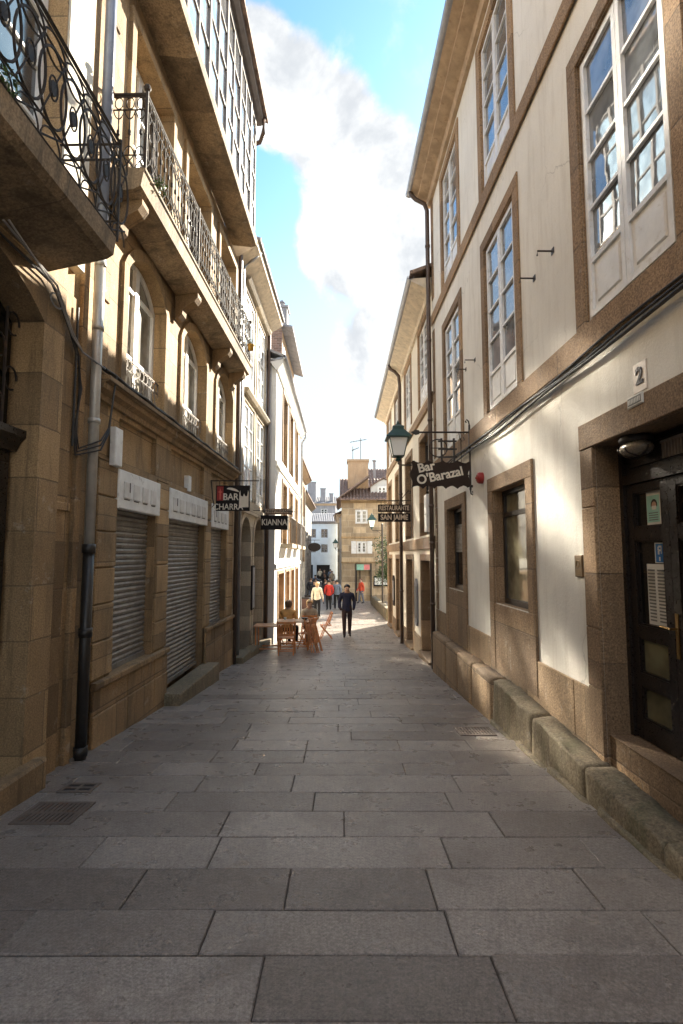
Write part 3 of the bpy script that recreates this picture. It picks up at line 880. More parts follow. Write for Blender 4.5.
def ledge_stone(mb, y0, y1, xf, xb, zt, zb, seed, b=.024, j=.010):
    rows = []; n = max(6, int((y1 - y0) / .07))
    for a in range(n + 1):
        yq = y0 + (y1 - y0) * a / n; row = []
        e = .012 if a in (0, n) else 0
        xq, zq = xf(yq), zt(yq)
        P = [(xq - .004, zb(yq)), (xq, zb(yq) * .6 + zq * .4), (xq + .002, zq - b * 1.5), (xq + b * .35, zq - b * .5), (xq + b * 1.2, zq - .006), (xq * .55 + xb(yq) * .45, zq + .004), (xb(yq), zq), (xb(yq), zb(yq))]
        for k, (x, z) in enumerate(P):
            nz = noise.noise(Vector((yq * 4.5 + seed, k * 1.7, x * 2))) * j * 2.2 + random.uniform(-j, j) * .5
            row.append(mb.add((x + (nz + e if 0 < k < 5 else 0), yq, z + (nz * .8 - e * .7 if 1 < k < 7 else 0))))
        rows.append(row)
    for A_, B_ in zip(rows, rows[1:]):
        for k in range(7): mb.f.append([A_[k], A_[k + 1], B_[k + 1], B_[k]]); mb.m.append(0)
    mb.f.append(rows[0][::-1]); mb.m.append(0); mb.f.append(rows[-1]); mb.m.append(0)
yb = -3.0; k = 0
bench = empty('stone_bench', (2.0, 4, gz(4)), 'worn mossy stone kerb bench running along the foot of the right wall', 'stone bench')
while yb < 6.6:
    ln = random.uniform(.9, 1.5); y1 = min(yb + ln, 6.62)
    if 6.62 - y1 < .4: y1 = 6.62
    q = MB(); jx, jz = random.uniform(-.006, .008), random.uniform(-.008, .008)
    ledge_stone(q, yb + .004, y1 - .004, lambda y_: 1.99 - .0145 * y_ + jx, lambda y_: 2.26 - .019 * y_ - .012,
                lambda y_: -.12 + .195 * max(0, min(1, (y_ - 2.8) / 3.4)) + jz, lambda y_: gz(y_) - .2, k * 7.3)
    q.build('stone', M['bench'], bench, True)
    yb = y1; k += 1
q = MB(); yb = -3
while yb < 6.6:
    y1 = min(yb + random.uniform(.7, 1.1), 6.6)
    xf = 1.985 - .014 * yb
    rough_block(q, xf - .05, xf + .03, yb + .004, y1 - .004, gz(y1) - .1, gz((yb + y1) / 2) + .02, .010, .005)
    yb = y1
q.build('foot_course', M['bench'], bench, True)
q = MB(); yb = 6.64
while yb < 10.8:
    y1 = min(yb + random.uniform(.9, 1.3), 10.8)
    if 10.8 - y1 < .4: y1 = 10.8
    ledge_stone(q, yb + .003, y1 - .003, lambda y_: 1.905 - .002 * y_, lambda y_: 2.26 - .019 * y_ - .022, lambda y_: .07, lambda y_: gz(y_) - .2, yb, .025, .005)
    yb = y1
tag(q.build('wall_footing', M['plinth'], None, True), 'brown stone footing course between the bench and the downpipe', 'footing')

# ------------------------------------------------------------------ hanging signs and lamp
def wavy(u0, u1, v0, v1, n=10, amp=.03, seed=1):
    rnd = random.Random(seed); P = []
    for i in range(n * 4): P.append((u0 + (u1 - u0) * i / (n * 4), v0 + amp * (abs(math.sin(i / (n * 4) * 3.14159 * 5)) - .6) + rnd.uniform(-.006, .006)))
    for i in range(12): P.append((u1 + amp * (math.sin(i / 12 * 6.28 * 1.5) * .5), v0 + (v1 - v0) * i / 12))
    for i in range(n * 4): P.append((u1 - (u1 - u0) * i / (n * 4), v1 + amp * (.6 - abs(math.sin(i / (n * 4) * 3.14159 * 4 + .6))) + rnd.uniform(-.006, .006)))
    for i in range(12): P.append((u0 + amp * (math.sin(i / 12 * 6.28 * 1.5) * .5), v1 - (v1 - v0) * i / 12))
    return P
F8 = FX(8.12)
t = empty('bar_sign', (2.1, 8.12, 2.64), "dark wavy wooden sign reading Bar O'Barazal on a scrolled iron bracket", 'sign')
b_ = MB(); b_.plate(F8, wavy(1.12, 2.05, 2.73, 3.13, amp=.045), -.018, .018)
bo = b_.build('board', M['signbrown'], t)
text(bo, 'Bar', .20, F8, 1.36, 3.045, .021, M['letter'], 12, bold=.005, name='lettering')
text(bo, "O'Barazal", .205, F8, 1.58, 2.905, .021, M['letter'], 12, bold=.005, name='lettering', sx=.95)
b_ = MB()
b_.box(F8, 2.055, 2.083, 2.68, 3.74, -.014, .014)
b_.tube([F8.p(2.07, 3.74, 0), F8.p(2.06, 3.80, 0), F8.p(2.03, 3.83, 0), F8.p(2.01, 3.80, 0), F8.p(2.025, 3.775, 0)], .011, 6)
b_.tube([F8.p(2.07, 2.68, 0), F8.p(2.075, 2.62, 0), F8.p(2.1, 2.60, 0), F8.p(2.115, 2.63, 0), F8.p(2.10, 2.66, 0)], .012, 6)
b_.tube([F8.p(2.055, 3.62, 0), F8.p(1.26, 3.62, 0)], .015, 6)
b_.plate(F8, [(1.26, 3.65), (1.20, 3.665), (1.12, 3.62), (1.20, 3.575), (1.26, 3.59)], -.008, .008)
b_.ring(F8, 1.21, 3.62, 0, .03, .03, .01, 12)
b_.ring(F8, 2.02, 2.89, 0, .035, .035, .008, 12)
for v in (3.62, 2.74): b_.box(F8, 2.07, 2.115, v - .02, v + .02, -.012, .012)
b_.build('bracket', M['iron'], t)
b_ = MB()
b_.ring(F8, 1.56, 3.36, 0, .145, .145, .01, 28)
b_.tube([F8.p(1.42, 3.36, 0), F8.p(1.71, 3.36, 0)], .008, 5)
for uu, tilt in ((1.60, -.02), (1.80, .03)): b_.box(F8, uu, uu + .03, 3.13, 3.52, -.012, .012)
for vv in (3.2, 3.33, 3.46): b_.box(F8, 1.56, 1.86, vv, vv + .025, -.01, .0125)
b_.tube([F8.p(1.35, 3.62, 0), F8.p(1.36, 3.12, 0)], .006, 5); b_.tube([F8.p(1.93, 3.62, 0), F8.p(1.93, 3.12, 0)], .006, 5)
b_.tube([F8.p(1.90, 3.62, 0), F8.p(1.91, 3.52, 0), F8.p(1.95, 3.47, 0), F8.p(1.99, 3.5, 0), F8.p(1.97, 3.54, 0)], .007, 5)
b_.build('ornament', M['iron'], t)

def lantern(loc, wallx, s, name, label, F, arm_dx):
    x, y, z = loc
    t = empty(name, loc, label, 'street lamp')
    b_ = MB(); c = Vector(loc)
    b_.lathe(c, [(.05 * s, 0), (.07 * s, .02 * s), (.04 * s, .06 * s), (.10 * s, .09 * s)], 12)
    # frame bars of the tapering glass body, roof, chimney and finial
    lo, hi, zb, zt = .115 * s, .20 * s, .10 * s, .50 * s
    for (sx, sy) in ((-1, -1), (1, -1), (1, 1), (-1, 1)):
        b_.tube([c + Vector((sx * lo, sy * lo, zb)), c + Vector((sx * hi, sy * hi, zt))], .012 * s, 5)
    for (r_, zz) in ((lo, zb), (hi, zt)):
        for k in range(4):
            q = [(-1, -1), (1, -1), (1, 1), (-1, 1)]
            b_.tube([c + Vector((q[k][0] * r_, q[k][1] * r_, zz)), c + Vector((q[(k + 1) % 4][0] * r_, q[(k + 1) % 4][1] * r_, zz))], .012 * s, 5)
    fr_ = b_.build('lamp_frame', M['lampgreen'], t)
    g = MB()
    for k in range(4):
        q = [(-1, -1), (1, -1), (1, 1), (-1, 1)]; a, b = q[k], q[(k + 1) % 4]
        g.face([c + Vector((a[0] * lo, a[1] * lo, zb)), c + Vector((b[0] * lo, b[1] * lo, zb)), c + Vector((b[0] * hi, b[1] * hi, zt)), c + Vector((a[0] * hi, a[1] * hi, zt))])
    g.face([c + Vector((-lo, -lo, zb)), c + Vector((lo, -lo, zb)), c + Vector((lo, lo, zb)), c + Vector((-lo, lo, zb))])
    g.build('lamp_glass', M['lampglass'], t)
    rf = MB()
    prof = [(.27, .49), (.275, .515), (.20, .60), (.13, .68), (.12, .70), (.125, .76), (.06, .80), (.03, .83)]
    rings = [[c + Vector((sx * r_ * s, sy * r_ * s, zz * s)) for (sx, sy) in ((-1, -1), (1, -1), (1, 1), (-1, 1))] for (r_, zz) in prof]
    for X, Y in zip(rings, rings[1:]):
        for k in range(4): rf.face([X[k], X[(k + 1) % 4], Y[(k + 1) % 4], Y[k]])
    rf.face(rings[0][::-1]); rf.face(rings[-1])
    rf.lathe(c + Vector((0, 0, .82 * s)), [(.025 * s, 0), (.035 * s, .03 * s), (.02 * s, .06 * s), (.008 * s, .09 * s)], 8)
    rf.build('lamp_roof', M['lampgreen'], t)
    a_ = MB()
    if F == 'x':
        a_.tube([c + Vector((0, 0, .02 * s)), c + Vector((0, 0, -.06 * s)), c + Vector((arm_dx * .1, 0, -.09 * s)), c + Vector((arm_dx, 0, -.09 * s))], .018 * s, 6)
        a_.tube([c + Vector((arm_dx, 0, -.35 * s)), c + Vector((arm_dx * .75, 0, -.2 * s)), c + Vector((arm_dx * .45, 0, -.09 * s))], .012 * s, 6)
        a_.box(FX(y), x + arm_dx - (.02 if arm_dx > 0 else 0), x + arm_dx + (0 if arm_dx > 0 else .02), z - .42 * s, z + .02 * s, -.04, .04)
    else:
        a_.tube([c + Vector((0, 0, .02 * s)), c + Vector((0, 0, -.06 * s)), c + Vector((0, .1, -.09 * s)), c + Vector((0, arm_dx, -.09 * s))], .018 * s, 6)
        a_.tube([c + Vector((0, arm_dx, -.35 * s)), c + Vector((0, arm_dx * .7, -.2 * s)), c + Vector((0, arm_dx * .45, -.09 * s))], .012 * s, 6)
    a_.build('arm', M['iron'], t)
    return t
lantern((1.27, 11.3, 3.74), 2.05, 1.02, 'street_lamp', 'green lantern on a wall arm above the bar sign, nearest of the lanterns', 'x', .78)

F15 = FX(14.75)
t = empty('restaurant_sign', (2.04, 14.75, 2.6), 'dark two line sign reading Restaurante San Jaime on an iron bracket', 'sign')
b_ = MB(); b_.box(F15, 1.06, 2.0, 2.60, 2.845, -.02, .02)
bo = b_.build('board', M['signblack'], t)
text(bo, 'SAN JAIME', .205, F15, 1.53, 2.722, .022, M['lettertan'], bold=.006, sx=.84)
b_ = MB(); b_.box(F15, 1.06, 2.0, 2.885, 3.10, -.02, .02)
bo = b_.build('board', M['signbrown'], t)
text(bo, 'RESTAURANTE', .185, F15, 1.53, 2.992, .022, M['lettertan'], bold=.004, sx=.70)
b_ = MB()
b_.tube([F15.p(2.05, 3.22, 0), F15.p(1.03, 3.21, 0)], .014, 6)
for uu in (1.15, 1.53, 1.9): b_.tube([F15.p(uu, 3.21, 0), F15.p(uu, 2.84, 0)], .008, 5)
for k in range(3): b_.arc(F15, 1.3 + .22 * k, 3.16, 0, .07, .045, 0, 360, .006, 14)
b_.box(F15, 2.02, 2.048, 2.45, 3.25, -.012, .012)
b_.tube([F15.p(2.03, 2.62, 0), F15.p(1.9, 2.72, .02), F15.p(1.75, 3.02, .03), F15.p(1.6, 3.2, .03)], .009, 5)
b_.tube([F15.p(1.72, 3.22, 0), F15.p(1.85, 3.4, 0), F15.p(1.95, 3.5, 0), F15.p(2.02, 3.48, 0), F15.p(2.0, 3.42, 0), F15.p(1.96, 3.44, 0)], .01, 5)
b_.tube([F15.p(2.03, 2.45, 0), F15.p(1.99, 2.41, 0), F15.p(2.02, 2.36, 0), F15.p(2.05, 2.40, 0)], .009, 5)
b_.build('bracket', M['iron'], t)

F10 = FX(9.95)
t = empty('bar_sign', (-2.56, 9.95, 2.5), 'black sign reading Bar Charra with a pale cathedral shape, hung on the left wall', 'sign')
b_ = MB(); b_.box(F10, -2.46, -1.80, 2.50, 3.0, -.02, .02)
bo = b_.build('board', M['signblack'], t)
text(bo, 'BAR', .185, F10, -2.17, 2.77, .022, M['letter'], bold=.003, sx=.9)
text(bo, 'CHARRA', .165, F10, -2.215, 2.575, .022, M['letter'], bold=.002, sx=.88)
b_ = MB(); b_.plate(F10, [(-2.005, 2.57), (-1.82, 2.57), (-1.82, 2.86), (-1.83, 2.905), (-1.845, 2.80), (-1.87, 2.78), (-1.89, 2.80), (-1.91, 2.84), (-1.93, 2.78), (-1.955, 2.79), (-1.975, 2.80), (-1.985, 2.905), (-2.0, 2.86)], .0205, .024); b_.build('cathedral_shape', M['letter'], bo)
b_ = MB(); b_.plate(F10, [(-2.13 + .12 * math.cos(R(a)), 2.90 + .05 * math.sin(R(a)) - .25 * (.12 * math.cos(R(a)))) for a in range(0, 181, 20)], .0205, .024); b_.build('shell_shape', M['letter'], bo)
b_ = MB(); b_.box(F10, -2.44, -2.315, 2.70, 2.98, .0205, .023); b_.build('red_field', M['red'], bo)
b_ = MB(); b_.plate(F10, [(-2.39, 2.72), (-2.365, 2.72), (-2.365, 2.85), (-2.335, 2.87), (-2.365, 2.89), (-2.378, 2.95), (-2.39, 2.89), (-2.42, 2.87), (-2.39, 2.85)], .0232, .026); b_.build('sword_shape', paint('light_red', (.62, .12, .08), .5), bo)
b_ = MB()
b_.box(F10, -2.575, -1.62, 3.085, 3.105, -.012, .012)
for uu in (-2.4, -1.86): b_.tube([F10.p(uu, 3.09, 0), F10.p(uu, 2.99, 0)], .006, 5)
b_.tube([F10.p(-2.56, 2.55, 0), F10.p(-2.5, 2.62, 0), F10.p(-2.53, 2.75, 0), F10.p(-2.56, 3.08, 0)], .012, 5)
b_.build('bracket', M['iron'], t)

F14 = FX(13.95)
t = empty('shop_sign', (-2.48, 13.95, 2.3), 'small black sign reading Kianna hanging from a thin rod on the left', 'sign')
b_ = MB(); b_.box(F14, -2.21, -1.47, 2.33, 2.72, -.03, .03); bo = b_.build('board', M['signblack'], t)
text(bo, 'KIANNA', .235, F14, -1.84, 2.525, .032, M['letter'], bold=.004, sx=.78)
b_ = MB()
b_.tube([F14.p(-2.49, 2.86, 0), F14.p(-1.3, 2.83, 0)], .011, 6)
for uu in (-2.12, -1.56): b_.tube([F14.p(uu, 2.86, 0), F14.p(uu, 2.71, 0)], .006, 5)
b_.build('bracket', M['iron'], t)
b_ = MB(); b_.box(FX(15.4), -2.3, -1.5, 2.86, 3.04, -.02, .02)
o = b_.build('carved_sign', M['signtan'], org=(-2.4, 15.4, 2.86)); tag(o, 'narrow brown carved wooden sign just above the black Kianna sign', 'sign')
b_ = MB(); b_.tube([FX(15.4).p(-2.47, 2.95, 0), FX(15.4).p(-2.3, 2.95, 0)], .012, 6); b_.build('bracket', M['iron'], o)
text(o, 'RESTAURANTE', .15, FX(15.4), -1.9, 2.95, .022, M['lettertan'], bold=.002, sx=.82)

# ------------------------------------------------------------------ right: ivory house beyond
B = empty('ivory_house', (2.05, 16, gz(16)), 'lower ivory house with brown stone door frames beyond the tall cream one', 'house')
UB0, UB1 = 11.1, 22.55
cb = [(12.42, .66), (15.35, .66), (18.55, .55), (21.35, .6)]
ops = []; kinds = []
for c, h in cb:
    ops.append((c - h, c + h, 5.45, 7.42)); ops.append((c - h, c + h, 2.12, 4.55)); ops.append((c - h, c + h, -2.2, 1.50))
wl = MB(); sheet(wl, FB, UB0, UB1, -2.4, 7.8, ops); body(wl, FB, UB0 + .01, UB1 - .01, -2.4, 7.78, -.34, 8)
wl.build('wall', M['cream2'], B)
for o in ops:
    s_ = MB(); surround(s_, FB, o, .16, .025); reveal(s_, FB, o, .3)
    s_.build('window_surround' if o[2] > 2 else 'door_surround', M['brown'], B)
    if o[2] > 5: casement(B, FB, o, -.04, 4, .4, M['whiteframe'], M['clearglass'])
    elif o[2] > 2: casement(B, FB, o, -.16, 3, .5, M['brownframe'])
    else:
        d_ = MB(); g0 = gz(o[0]); 
        d_.box(FB, o[0], o[1], g0 + .02, o[3], -.28, -.22)
        for k in range(2):
            a = o[0] + .05 + (o[1] - o[0]) / 2 * k; b = a + (o[1] - o[0]) / 2 - .1
            d_.bbox(FB, a, b, g0 + .25, g0 + 1.0, -.22, -.195); d_.bbox(FB, a, b, g0 + 1.15, o[3] - .2, -.22, -.195)
        d_.build('door', M['brownframe'], B)
        d_ = MB(); d_.bbox(FB, o[0] - .1, o[1] + .1, g0 - .5, g0 + .06, -.3, .1); d_.build('door_step', M['plinth'], B)
for v0, v1, nm in ((5.05, 5.28, 'string_course'), (1.78, 2.06, 'string_course')):
    b_ = MB(); b_.bbox(FB, UB0, UB1, v0, v1, .001, .06); b_.build(nm, M['brown'], B)
for (a, b) in ((UB0 + .01, cb[0][0] - .83), (cb[0][0] + .83, cb[1][0] - .83), (cb[1][0] + .83, cb[2][0] - .72), (cb[2][0] + .72, cb[3][0] - .77), (cb[3][0] + .77, UB1 - .01)):
    b_ = MB(); b_.bbox(FB, a, b, -2.4, gz((a + b) / 2) + .5, .001, .03)
    b_.build('plinth', M['plinth'], B)
b_ = MB()
for k in range(22): b_.bbox(FB, UB1 - (.34 if k % 2 else .5), UB1 - .002, -1.9 + .44 * k, -1.468 + .44 * k, .001, .035)
b_.build('corner_quoin', M['brown'], B)
e_ = MB(); e_.profile(FB, UB0, UB1 + .3, [(0.001, 7.55), (.06, 7.55), (.1, 7.65), (.46, 7.83), (.46, 7.9), (-.2, 7.95)])
e_.build('eave', M['creamwood'], B)
g_ = MB(); g_.profile(FB, UB0, UB1 + .35, [(w_ - .12, v_ - 2.08) for (w_, v_) in pr if False] or [(.48 + .08 * math.cos(R(a)), 7.95 + .08 * math.sin(R(a))) for a in range(180, 361, 20)] + [(.48 + .065 * math.cos(R(a)), 7.95 + .065 * math.sin(R(a))) for a in range(360, 179, -20)])
g_.build('gutter', M['zinc'], B, True)
r_ = MB(); corrugated(r_, FB, UB0 - .1, UB1 + .35, .5, 8.0, -4, 9.7); corrugated(r_, FB, UB0 - .1, UB1 + .35, -8.4, 8.0, -4, 9.7)
r_.plate(FB, [(UB1 - .02, 7.8), (UB1 - .02, 7.8), (UB1, 7.8)], -4, -4.01)
r_.build('roof', M['oldtile'], B)
b_ = MB(); b_.face([FB.p(UB1 - .01, 7.7, .0), FB.p(UB1 - .01, 7.7, -8.3), FB.p(UB1 - .01, 9.6, -4)]); b_.face([FB.p(UB0 + .02, 7.7, .0), FB.p(UB0 + .02, 7.7, -8.3), FB.p(UB0 + .02, 9.6, -4)]); b_.build('gable', M['cream2'], B)
p_ = MB()
p_.tube([FB.p(16.35, 7.9, .48), FB.p(16.35, 7.75, .46), FB.p(16.35, 7.66, .3), FB.p(16.35, 7.50, .17), FB.p(16.35, 7.2, .14), FB.p(16.35, gz(16.35), .14)], .055, 10)
for v in (5.6, 3.6, 1.9, .5): p_.tube([FB.p(16.35, v - .03, .14), FB.p(16.35, v + .03, .14)], .068, 10)
p_.build('downpipe', M['brownpipe'], B, True)
t = thing('meter_box', 'small white metal box fixed beside the near window of the ivory house', 'meter box', FB, 11.5, 2.15)
b_ = MB(); b_.bbox(FB, 11.32, 11.62, 2.16, 3.0, .001, .16); bo = b_.build('case', M['whiteframe'], t)
b_ = MB(); b_.box(FB, 11.34, 11.60, 2.55, 2.56, .16, .164); b_.build('door_seam', M['ink'], t)
for (u, v0, v1, hw_, lab) in ((13.95, -.25, 1.0, .22, 'tall rounded grey sign board between the two nearest doors of the ivory house'), (19.95, -.3, .85, .28, 'dark framed menu board on the far part of the ivory house')):
    b_ = MB(); n = 10
    P = [(u - hw_, v0 + .1), (u - hw_ + .1, v0), (u + hw_ - .1, v0), (u + hw_, v0 + .1), (u + hw_, v1 - .15), (u + hw_ - .15, v1), (u - hw_ + .15, v1), (u - hw_, v1 - .15)]
    b_.plate(FB, P, .001, .05); o = b_.build('wall_board', M['slate'] if u < 15 else M['signblack']); tag(o, lab, 'sign board')
    b_ = MB(); b_.box(FB, u - hw_ + .08, u + hw_ - .08, v0 + .2, v1 - .2, .05, .056); b_.build('panel', M['ink'] if u < 15 else M['slate'], o)

# ------------------------------------------------------------------ left: near house with arched door
L0 = empty('granite_house', (-2.75, 2, gz(2)), 'near golden granite house on the left with an arched doorway and ornate balcony', 'house')
AD = (2.36, 4.32, -1.0, 3.68, .36)
FD = (3.05, 4.45, 4.5, 7.3)
wl = MB(); sheet(wl, FL, -9, 4.66, -1.4, 11.2, [AD, FD], w=.08); sheet(wl, FL, 4.66, 5.3, -1.4, 11.2, [], w=.0)
body(wl, FL, -8.98, 5.29, -1.4, 11.19, -.28, 8)
wl.build('wall', M['gold'], L0)
s_ = MB(); reveal(s_, FL, AD, .30, .08); surround(s_, FL, AD, .3, .012, w=.08); s_.build('arch_surround', M['gold'], L0)
s_ = MB(); reveal(s_, FL, FD, .3, .08); s_.build('window_surround', M['gold2'], L0)
b_ = MB(); b_.bbox(FL, 5.02, 5.12, -1.2, 11.1, .001, .05); b_.bbox(FL, 4.70, 4.92, -.6, 4.2, .001, .03); b_.bbox(FL, 4.64, 4.94, 2.06, 2.14, .001, .05)
b_.build('pilaster', M['golddark'], L0)
b_ = MB(); b_.bbox(FL, 4.47, 4.92, 4.46, 11.1, .0805, .10); b_.box(FL, 4.47, 4.92, 4.46, 11.1, .0, .0795); b_.build('plaster_strip', M['peeling'], L0)
d_ = MB(); wd0 = -.14
d_.box(FL, 2.38, 4.30, -.6, 2.52, wd0 - .06, wd0)
for k in range(4):
    a = 2.42 + .475 * k
    for (c, d) in ((-.05, .65), (.8, 1.6), (1.75, 2.42)): d_.bbox(FL, a, a + .42, c, d, wd0, wd0 + .03, .015)
d_.profile(FL, 2.37, 4.31, [(wd0, 2.52), (wd0 + .05, 2.52), (wd0 + .09, 2.60), (wd0 + .13, 2.64), (wd0 + .13, 2.70), (wd0, 2.70)])
dd = d_.build('door', M['door'], L0)
g_ = MB(); P = [(2.38, 2.71)] + arcpts(2.38, 4.30, 3.66, .35) + [(4.30, 2.71)]
g_.plate(FL, P, wd0 - .05, wd0 - .04); g_.build('fanlight', M['darkglass'], dd)
g_ = MB()
for k in range(6):
    cu = 2.55 + .32 * k
    g_.tube([FL.p(cu, 2.72, wd0 + .02), FL.p(cu, 3.9 - abs(cu - 3.34) ** 2 * .25, wd0 + .02)], .012, 5)
    for q in range(4):
        g_.arc(FL, cu + .08 * (1 if q % 2 else -1), 2.9 + .24 * q, wd0 + .02, .075, .10, 0, 300, .009, 12)
g_.build('fanlight_grille', M['iron'], dd)
s_ = MB(); s_.bbox(FL, 2.2, 4.5, -.8, -.07, .08, .20, .02); s_.build('door_step', M['golddark'], L0)
casement(L0, FL, (FD[0], FD[1], FD[2], FD[3]), -.12, 4, .5, M['whiteframe'])
# balcony with scroll railing
b_ = MB(); b_.profile(FL, -1.5, 4.36, [(.0805, 4.16), (.60, 4.27), (.66, 4.31), (.68, 4.47), (.0805, 4.48)])
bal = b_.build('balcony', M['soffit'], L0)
r_ = MB(); wr = .66
def rail(u0, u1, wA, r_):
    for v, q in ((4.50, .012), (4.66, .009), (5.26, .009), (5.36, .009), (5.41, .016)):
        r_.tube([FL.p(u0, v, wA), FL.p(u1, v, wA)], q, 6)
rail(-1.5, 4.40, wr, r_)
u = -1.42; i = 0
while u < 4.36:
    r_.ring(FL, u + .13, 4.96, wr, .165, .29, .010, 26, 5)
    r_.ring(FL, u + .13, 4.96, wr + .002, .05, .09, .007, 14, 5)
    r_.plate(FL, [(u + .13 + .035 * math.cos(R(a)), 4.96 + .06 * math.sin(R(a))) for a in range(0, 360, 36)], wr - .006, wr + .006)
    r_.tube([FL.p(u, 4.66, wr), FL.p(u + .26, 5.26, wr)], .007, 5)
    r_.arc(FL, u + .13, 5.26, wr, .13, .10, 0, 180, .008, 10)
    r_.arc(FL, u + .13, 5.26, wr, .13, .12, 180, 360, .008, 10)
    r_.tube([FL.p(u, 4.51, wr), FL.p(u + .26, 4.66, wr)], .008, 5)
    r_.arc(FL, u + .13, 4.50, wr, .12, .14, 0, 180, .007, 10)
    u += .26
r_.tube([FL.p(4.41, 4.47, wr), FL.p(4.41, 5.45, wr)], .014, 6)
for v in (4.50, 4.66, 5.26, 5.41): r_.tube([FL.p(4.41, v, wr), FL.p(4.41, v, .1)], .011, 6)
for q in range(3):
    r_.ring(FL, 4.41, 4.96, wr, .001, .25, .008, 16, 5)
    for k in range(3): r_.tube([FL.p(4.41, 4.66, .14 + .16 * k), FL.p(4.41, 5.26, .14 + .16 * k)], .007, 5)
r_.build('railing', M['rustiron'], bal)

# ------------------------------------------------------------------ left: house with shutters, balcony and glazed gallery
L1 = empty('gallery_house', (-2.65, 8.5, gz(8.5)), 'golden granite house with shuttered shops, long iron balcony and glazed gallery', 'house')
U0, U1 = 5.3, 11.86
AW = [(6.04, 7.30, 3.58, 5.18, .36), (8.10, 9.42, 3.58, 5.18, .36), (10.20, 11.54, 3.58, 5.18, .36)]
SW = [(6.0, 7.36, 5.93, 8.42), (8.08, 9.44, 5.93, 8.42), (10.2, 11.56, 5.93, 8.42)]
SB = [(5.98, 7.20, .27, 2.62), (7.68, 9.60, -1.0, 2.62), (9.98, 11.26, .22, 2.62)]
RP = [(6.0, 7.16, 2.76, 3.28), (7.76, 9.5, 2.76, 3.28), (10.0, 11.22, 2.76, 3.28)]
wl = MB(); sheet(wl, FL, U0, U1, -1.6, 8.85, AW + SW + SB + RP)
body(wl, FL, U0 + .01, U1 - .01, -1.6, 12.1, -.35, 8)
for o in RP: wl.face([FL.p(o[0], o[2], -.06), FL.p(o[1], o[2], -.06), FL.p(o[1], o[3], -.06), FL.p(o[0], o[3], -.06)]); reveal(wl, FL, o, .06)
wl.build('wall', M['gold'], L1)
for o in AW:
    s_ = MB(); reveal(s_, FL, o, .30); surround(s_, FL, o, .13, .04); s_.build('window_surround', M['gold2'], L1)
    f = MB(); g = MB(); wq = -.17
    P = arcpts(o[0], o[1], o[3], o[4]); Q = arcpts(o[0] + .06, o[1] - .06, o[3], o[4] - .05)
    for k in range(len(P) - 1):
        f.hexa([FL.p(*P[k], wq - .04), FL.p(*P[k + 1], wq - .04), FL.p(*Q[k + 1], wq - .04), FL.p(*Q[k], wq - .04), FL.p(*P[k], wq + .03), FL.p(*P[k + 1], wq + .03), FL.p(*Q[k + 1], wq + .03), FL.p(*Q[k], wq + .03)])
    f.box(FL, o[0], o[0] + .06, o[2], o[3], wq - .04, wq + .03); f.box(FL, o[1] - .06, o[1], o[2], o[3], wq - .04, wq + .03)
    m_ = (o[0] + o[1]) / 2
    f.box(FL, m_ - .055, m_ + .055, o[2], o[3] + o[4] - .05, wq - .03, wq + .04)
    for v in (o[2], 4.2, 5.12): f.box(FL, o[0] + .06, m_ - .055, v, v + .055, wq - .03, wq + .025); f.box(FL, m_ + .055, o[1] - .06, v, v + .055, wq - .03, wq + .025)
    wi = f.build('window', M['whiteframe'], L1)
    g.plate(FL, [(o[0] + .05, o[2])] + Q + [(o[1] - .05, o[2])], wq - .02, wq - .01); g.build('pane', glass('curtained_arch_glass', (.20, .19, .16), 1.6, .13), wi)
    r_ = MB(); ww = -.06
    for v, q in ((3.63, .010), (3.98, .008), (4.12, .013)): r_.tube([FL.p(o[0], v, ww), FL.p(o[1], v, ww)], q, 6)
    n = 10; st = (o[1] - o[0]) / n
    for k in range(n):
        cu = o[0] + st * (k + .5)
        r_.ring(FL, cu, 4.05, ww, st * .46, .062, .008, 14, 5)
        r_.tube([FL.p(cu - st / 2 + .012, 3.63, ww), FL.p(cu - st / 2 + .012, 3.92, ww)], .008, 5)
        r_.arc(FL, cu, 3.92, ww, st * .38, .06, 0, 180, .007, 8)
        r_.tube([FL.p(cu, 3.63, ww), FL.p(cu, 3.85, ww)], .006, 5)
    r_.build('window_railing', M['paleiron'], L1)
for o in SW:
    s_ = MB(); reveal(s_, FL, o, .30); surround(s_, FL, o, .13, .05); s_.build('window_surround', M['gold2'], L1)
    casement(L1, FL, o, -.22, 3, .7, M['whiteframe'])
for k, o in enumerate(SB):
    b_ = MB(); v = o[2] - .02 if k != 1 else -.30
    ua, ub = o[0] + .003, o[1] - .003
    while v < 2.62:
        a = [(v, -.13), (v + .012, -.115), (v + .045, -.105), (v + .066, -.118), (v + .07, -.13)]
        for (p, q), (r2, s2) in zip(a, a[1:]): b_.face([FL.p(ua, p, q), FL.p(ub, p, q), FL.p(ub, r2, s2), FL.p(ua, r2, s2)])
        v += .07
    b_.box(FL, ua, ub, (o[2] if k != 1 else -.36), (o[2] if k != 1 else -.36) + .06, -.14, -.09)
    b_.build('roller_shutter', M['shutter'], L1)
    s_ = MB(); reveal(s_, FL, o, .3); s_.build('shop_reveal', M['golddark'], L1)
piers = [(5.5, 5.975), (7.205, 7.675), (9.605, 9.975), (11.265, 11.80)]
for (a, c) in piers:
    b_ = MB(); v = .30
    while v < 2.7:
        j = random.uniform(-.004, .004)
        b_.bbox(FL, a + .004, c - .004, v + .006, min(v + .40, 2.72) - .006, .001, .032 + j, .012); v += .40
    b_.build('pier', M['gold2'], L1)
